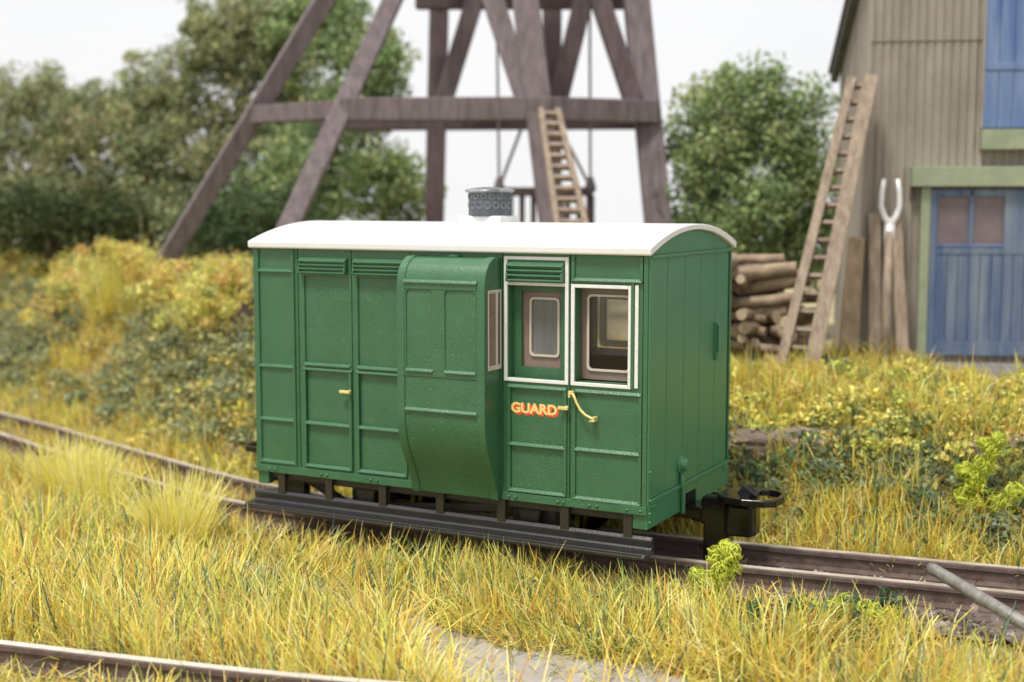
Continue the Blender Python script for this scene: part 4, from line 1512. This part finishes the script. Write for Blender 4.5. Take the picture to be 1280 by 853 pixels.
for px, py, hh, lab in ((85, 396, .50, 'feathery yellow weed on the left bank under the leftmost tree'), (150, 388, .78, 'tall feathery yellow weed on the left bank beside the pale stalks'),
                        (238, 404, .58, 'feathery yellow weed just right of the outer raking leg'), (288, 408, .62, 'feathery yellow weed above the inner leg foot beside the van')):
    c = hit(px, py)
    P, S, C = clumps(np.array([c + np.array((rng.normal(0, .24), rng.normal(0, .18), rng.random() ** 1.2 * hh)) for _ in range(52)]), rng.uniform(.07, .19, 52), 80, .055,
                     [(.80, .68, .18), (.74, .58, .19), (.66, .66, .19), (.72, .50, .18), (.46, .48, .17)], .8)
    o = leafmesh('yellow_weed', P, S, C, M['leaf'])
    tag(o, lab, 'weed', 'yellow weeds on the left bank')

# ------------------------------------------------------------------ rocks showing on the bank
def rock(c, s_, label, k):
    bm = bmesh.new()
    bmesh.ops.create_icosphere(bm, subdivisions=4, radius=1)
    for v in bm.verts:
        p = v.co
        f_ = 1 + .35 * (vnoise(p.x * 2 + k * 7, p.y * 2 + p.z, .6, k) - .5) + .18 * (vnoise(p.x * 3 - p.z * 2, p.z * 3 + k, .3, k + 1) - .5)
        v.co = Vector((p.x * s_[0] * f_, p.y * s_[1] * f_, p.z * s_[2] * f_))
    me = bpy.data.meshes.new('rock')
    bm.to_mesh(me)
    bm.free()
    me.materials.append(M['rock'])
    o = bpy.data.objects.new('rock', me)
    o.location = c
    o.rotation_euler = (0, 0, .3)
    COL.objects.link(o)
    tag(o, label, 'rock', 'brown rocks in the right bank')


for px, py, d, s_, lab, k in ((990, 562, 10.0, (.55, .18, .17), 'long brown rock ledge in the bank right of the coupler', 2), (1262, 575, 10.5, (.36, .16, .17), 'brown rock beside the tall lime moss at the right edge', 3),
                              (1070, 470, 11.3, (.5, .18, .09), 'flat grey brown rock at the foot of the leaning planks', 5)):
    c = hit(px, py)
    rock(c, s_, lab, k)


# ------------------------------------------------------------------ trees and bushes
def paler(c, f=1.26):
    return [tuple(min(v * f, .9) for v in q) for q in c]


def tree(name, base, lobes, nclump, per, leaf, cols, label, cat, cr=.30, limbs=7):
    base = np.array(base, float)
    base[2] = float(terrain(base[0], base[1])) - .05
    root = empty(name, tuple(base), 0, label, cat, 'trees and bushes along the skyline')
    lobes = [(np.array(c, float), np.array(r, float)) for c, r in lobes]
    vol = np.array([np.prod(r) for _, r in lobes]) ** .75
    Cn = []
    for i in rng.choice(len(lobes), nclump, p=vol / vol.sum()):
        c, r = lobes[i]
        v = rng.normal(size=3)
        v /= np.linalg.norm(v)
        Cn.append(c + v * r * rng.random() ** .33 * rng.uniform(.85, 1.08))
    Cn = np.array(Cn)
    P, S, C = clumps(Cn, rng.uniform(.5, 1.3, nclump) * cr, int(per * 1.5), leaf * .80, paler(cols), .8)
    leafmesh('crown', P - base, S, C, M['leaf'], root)
    mb = MB()
    top_ = np.mean([c for c, _ in lobes], 0)
    trunk = [base, base + (top_ - base) * .35 + rng.normal(0, .05, 3), base + (top_ - base) * .75 + rng.normal(0, .08, 3), top_]
    mb.tube([p - base for p in trunk], [.11, .085, .055, .03], 8)
    for k in range(limbs):
        q = Cn[rng.integers(nclump)]
        s0 = base + (top_ - base) * rng.uniform(.25, .8)
        mid = (s0 + q) / 2 + rng.normal(0, .1, 3)
        mb.tube([s0 - base, mid - base, q - base], [.045, .03, .012], 6)
    mb.build('trunk', M['trunk'], root, smooth=True)


def lobe(px, py, d, rx, ry):
    k = d / FPX
    return at(px, py, d), (rx * k, rx * k * .8, ry * k)


G1 = [(.22, .26, .13), (.27, .30, .15), (.17, .21, .11), (.34, .35, .17), (.28, .26, .14)]
G2 = [(.24, .27, .15), (.29, .31, .17), (.20, .22, .13), (.35, .35, .19)]
G3 = [(.19, .27, .12), (.24, .32, .14), (.29, .37, .16), (.15, .20, .10), (.35, .39, .18)]
tree('tree', at(10, 330, 20.5), [lobe(-10, 150, 20.5, 60, 70), lobe(20, 230, 20.2, 75, 80), lobe(-40, 110, 20.6, 50, 60), lobe(60, 170, 20.4, 55, 75), lobe(-20, 290, 20.2, 70, 50)], 141, 58, 0.105, G2, 'olive tree at the left edge of the photograph', 'tree')
tree('tree', at(105, 330, 20), [lobe(90, 130, 20, 48, 56), lobe(110, 200, 19.8, 72, 75), lobe(90, 270, 19.5, 85, 50), lobe(145, 140, 20, 48, 50), lobe(60, 120, 20.2, 36, 48), lobe(165, 200, 19.9, 60, 90), lobe(170, 270, 19.8, 60, 60)], 175, 58, 0.105, G1,
     'rounded tree left of the taller one with sky dip on both sides', 'tree')
tree('tree', at(225, 340, 19), [lobe(205, 120, 19, 60, 62), lobe(270, 80, 19, 65, 70), lobe(320, 60, 19.2, 55, 60), lobe(220, 220, 18.8, 80, 80), lobe(300, 190, 19, 75, 85), lobe(240, 290, 18.6, 90, 50), lobe(180, 160, 19.3, 60, 80), lobe(350, 110, 19.2, 55, 90), lobe(265, 30, 19.2, 50, 45), lobe(335, 20, 19.2, 50, 50)], 372, 60, 0.105, G1,
     'tallest green tree behind the outer raking leg of the headframe', 'tree')
tree('tree', at(400, 340, 18.5), [lobe(365, 60, 18.8, 40, 60), lobe(440, 60, 18.6, 45, 55), lobe(450, 120, 18.4, 62, 60), lobe(400, 210, 18.4, 90, 75), lobe(480, 220, 18.2, 55, 62), lobe(470, 90, 18.3, 36, 45), lobe(330, 260, 18.3, 70, 60), lobe(500, 250, 18.2, 45, 50), lobe(400, 20, 18.8, 50, 55)], 334, 58, 0.105, G3,
     'bushy tree between the raking leg and the dark post of the headframe', 'tree')
tree('bush', at(935, 330, 15.6), [lobe(930, 130, 15.6, 66, 62), lobe(890, 170, 15.5, 58, 70), lobe(985, 150, 15.6, 52, 66), lobe(935, 230, 15.4, 100, 80), lobe(880, 260, 15.3, 52, 60), lobe(1000, 220, 15.7, 50, 75), lobe(1010, 280, 15.6, 60, 60), lobe(850, 210, 15.5, 28, 50), lobe(930, 310, 15.3, 95, 50), lobe(1020, 320, 15.6, 50, 45), lobe(860, 310, 15.2, 45, 45)],
     340, 64, 0.090, G3, 'rounded green bush between the headframe and the beige shed', 'bush', cr=.26)
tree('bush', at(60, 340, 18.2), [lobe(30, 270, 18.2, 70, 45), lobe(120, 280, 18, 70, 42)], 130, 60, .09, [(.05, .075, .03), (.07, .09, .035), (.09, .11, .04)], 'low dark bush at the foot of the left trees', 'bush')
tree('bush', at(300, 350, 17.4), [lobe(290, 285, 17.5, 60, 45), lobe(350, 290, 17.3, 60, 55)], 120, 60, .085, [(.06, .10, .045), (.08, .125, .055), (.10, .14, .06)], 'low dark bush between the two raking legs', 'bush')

# ------------------------------------------------------------------ stand every grouped thing on its own base
bpy.context.view_layer.update()
for o in list(scene.objects):
    if o.type == 'EMPTY' and o.parent is None and o.location.length < 1e-6 and o.children:
        pts = [c.matrix_world @ Vector(b) for c in o.children if c.type == 'MESH' for b in c.bound_box]
        base = Vector(((min(p.x for p in pts) + max(p.x for p in pts)) / 2, (min(p.y for p in pts) + max(p.y for p in pts)) / 2, min(p.z for p in pts)))
        o.location = base
        for c in o.children:
            c.location = c.location - base
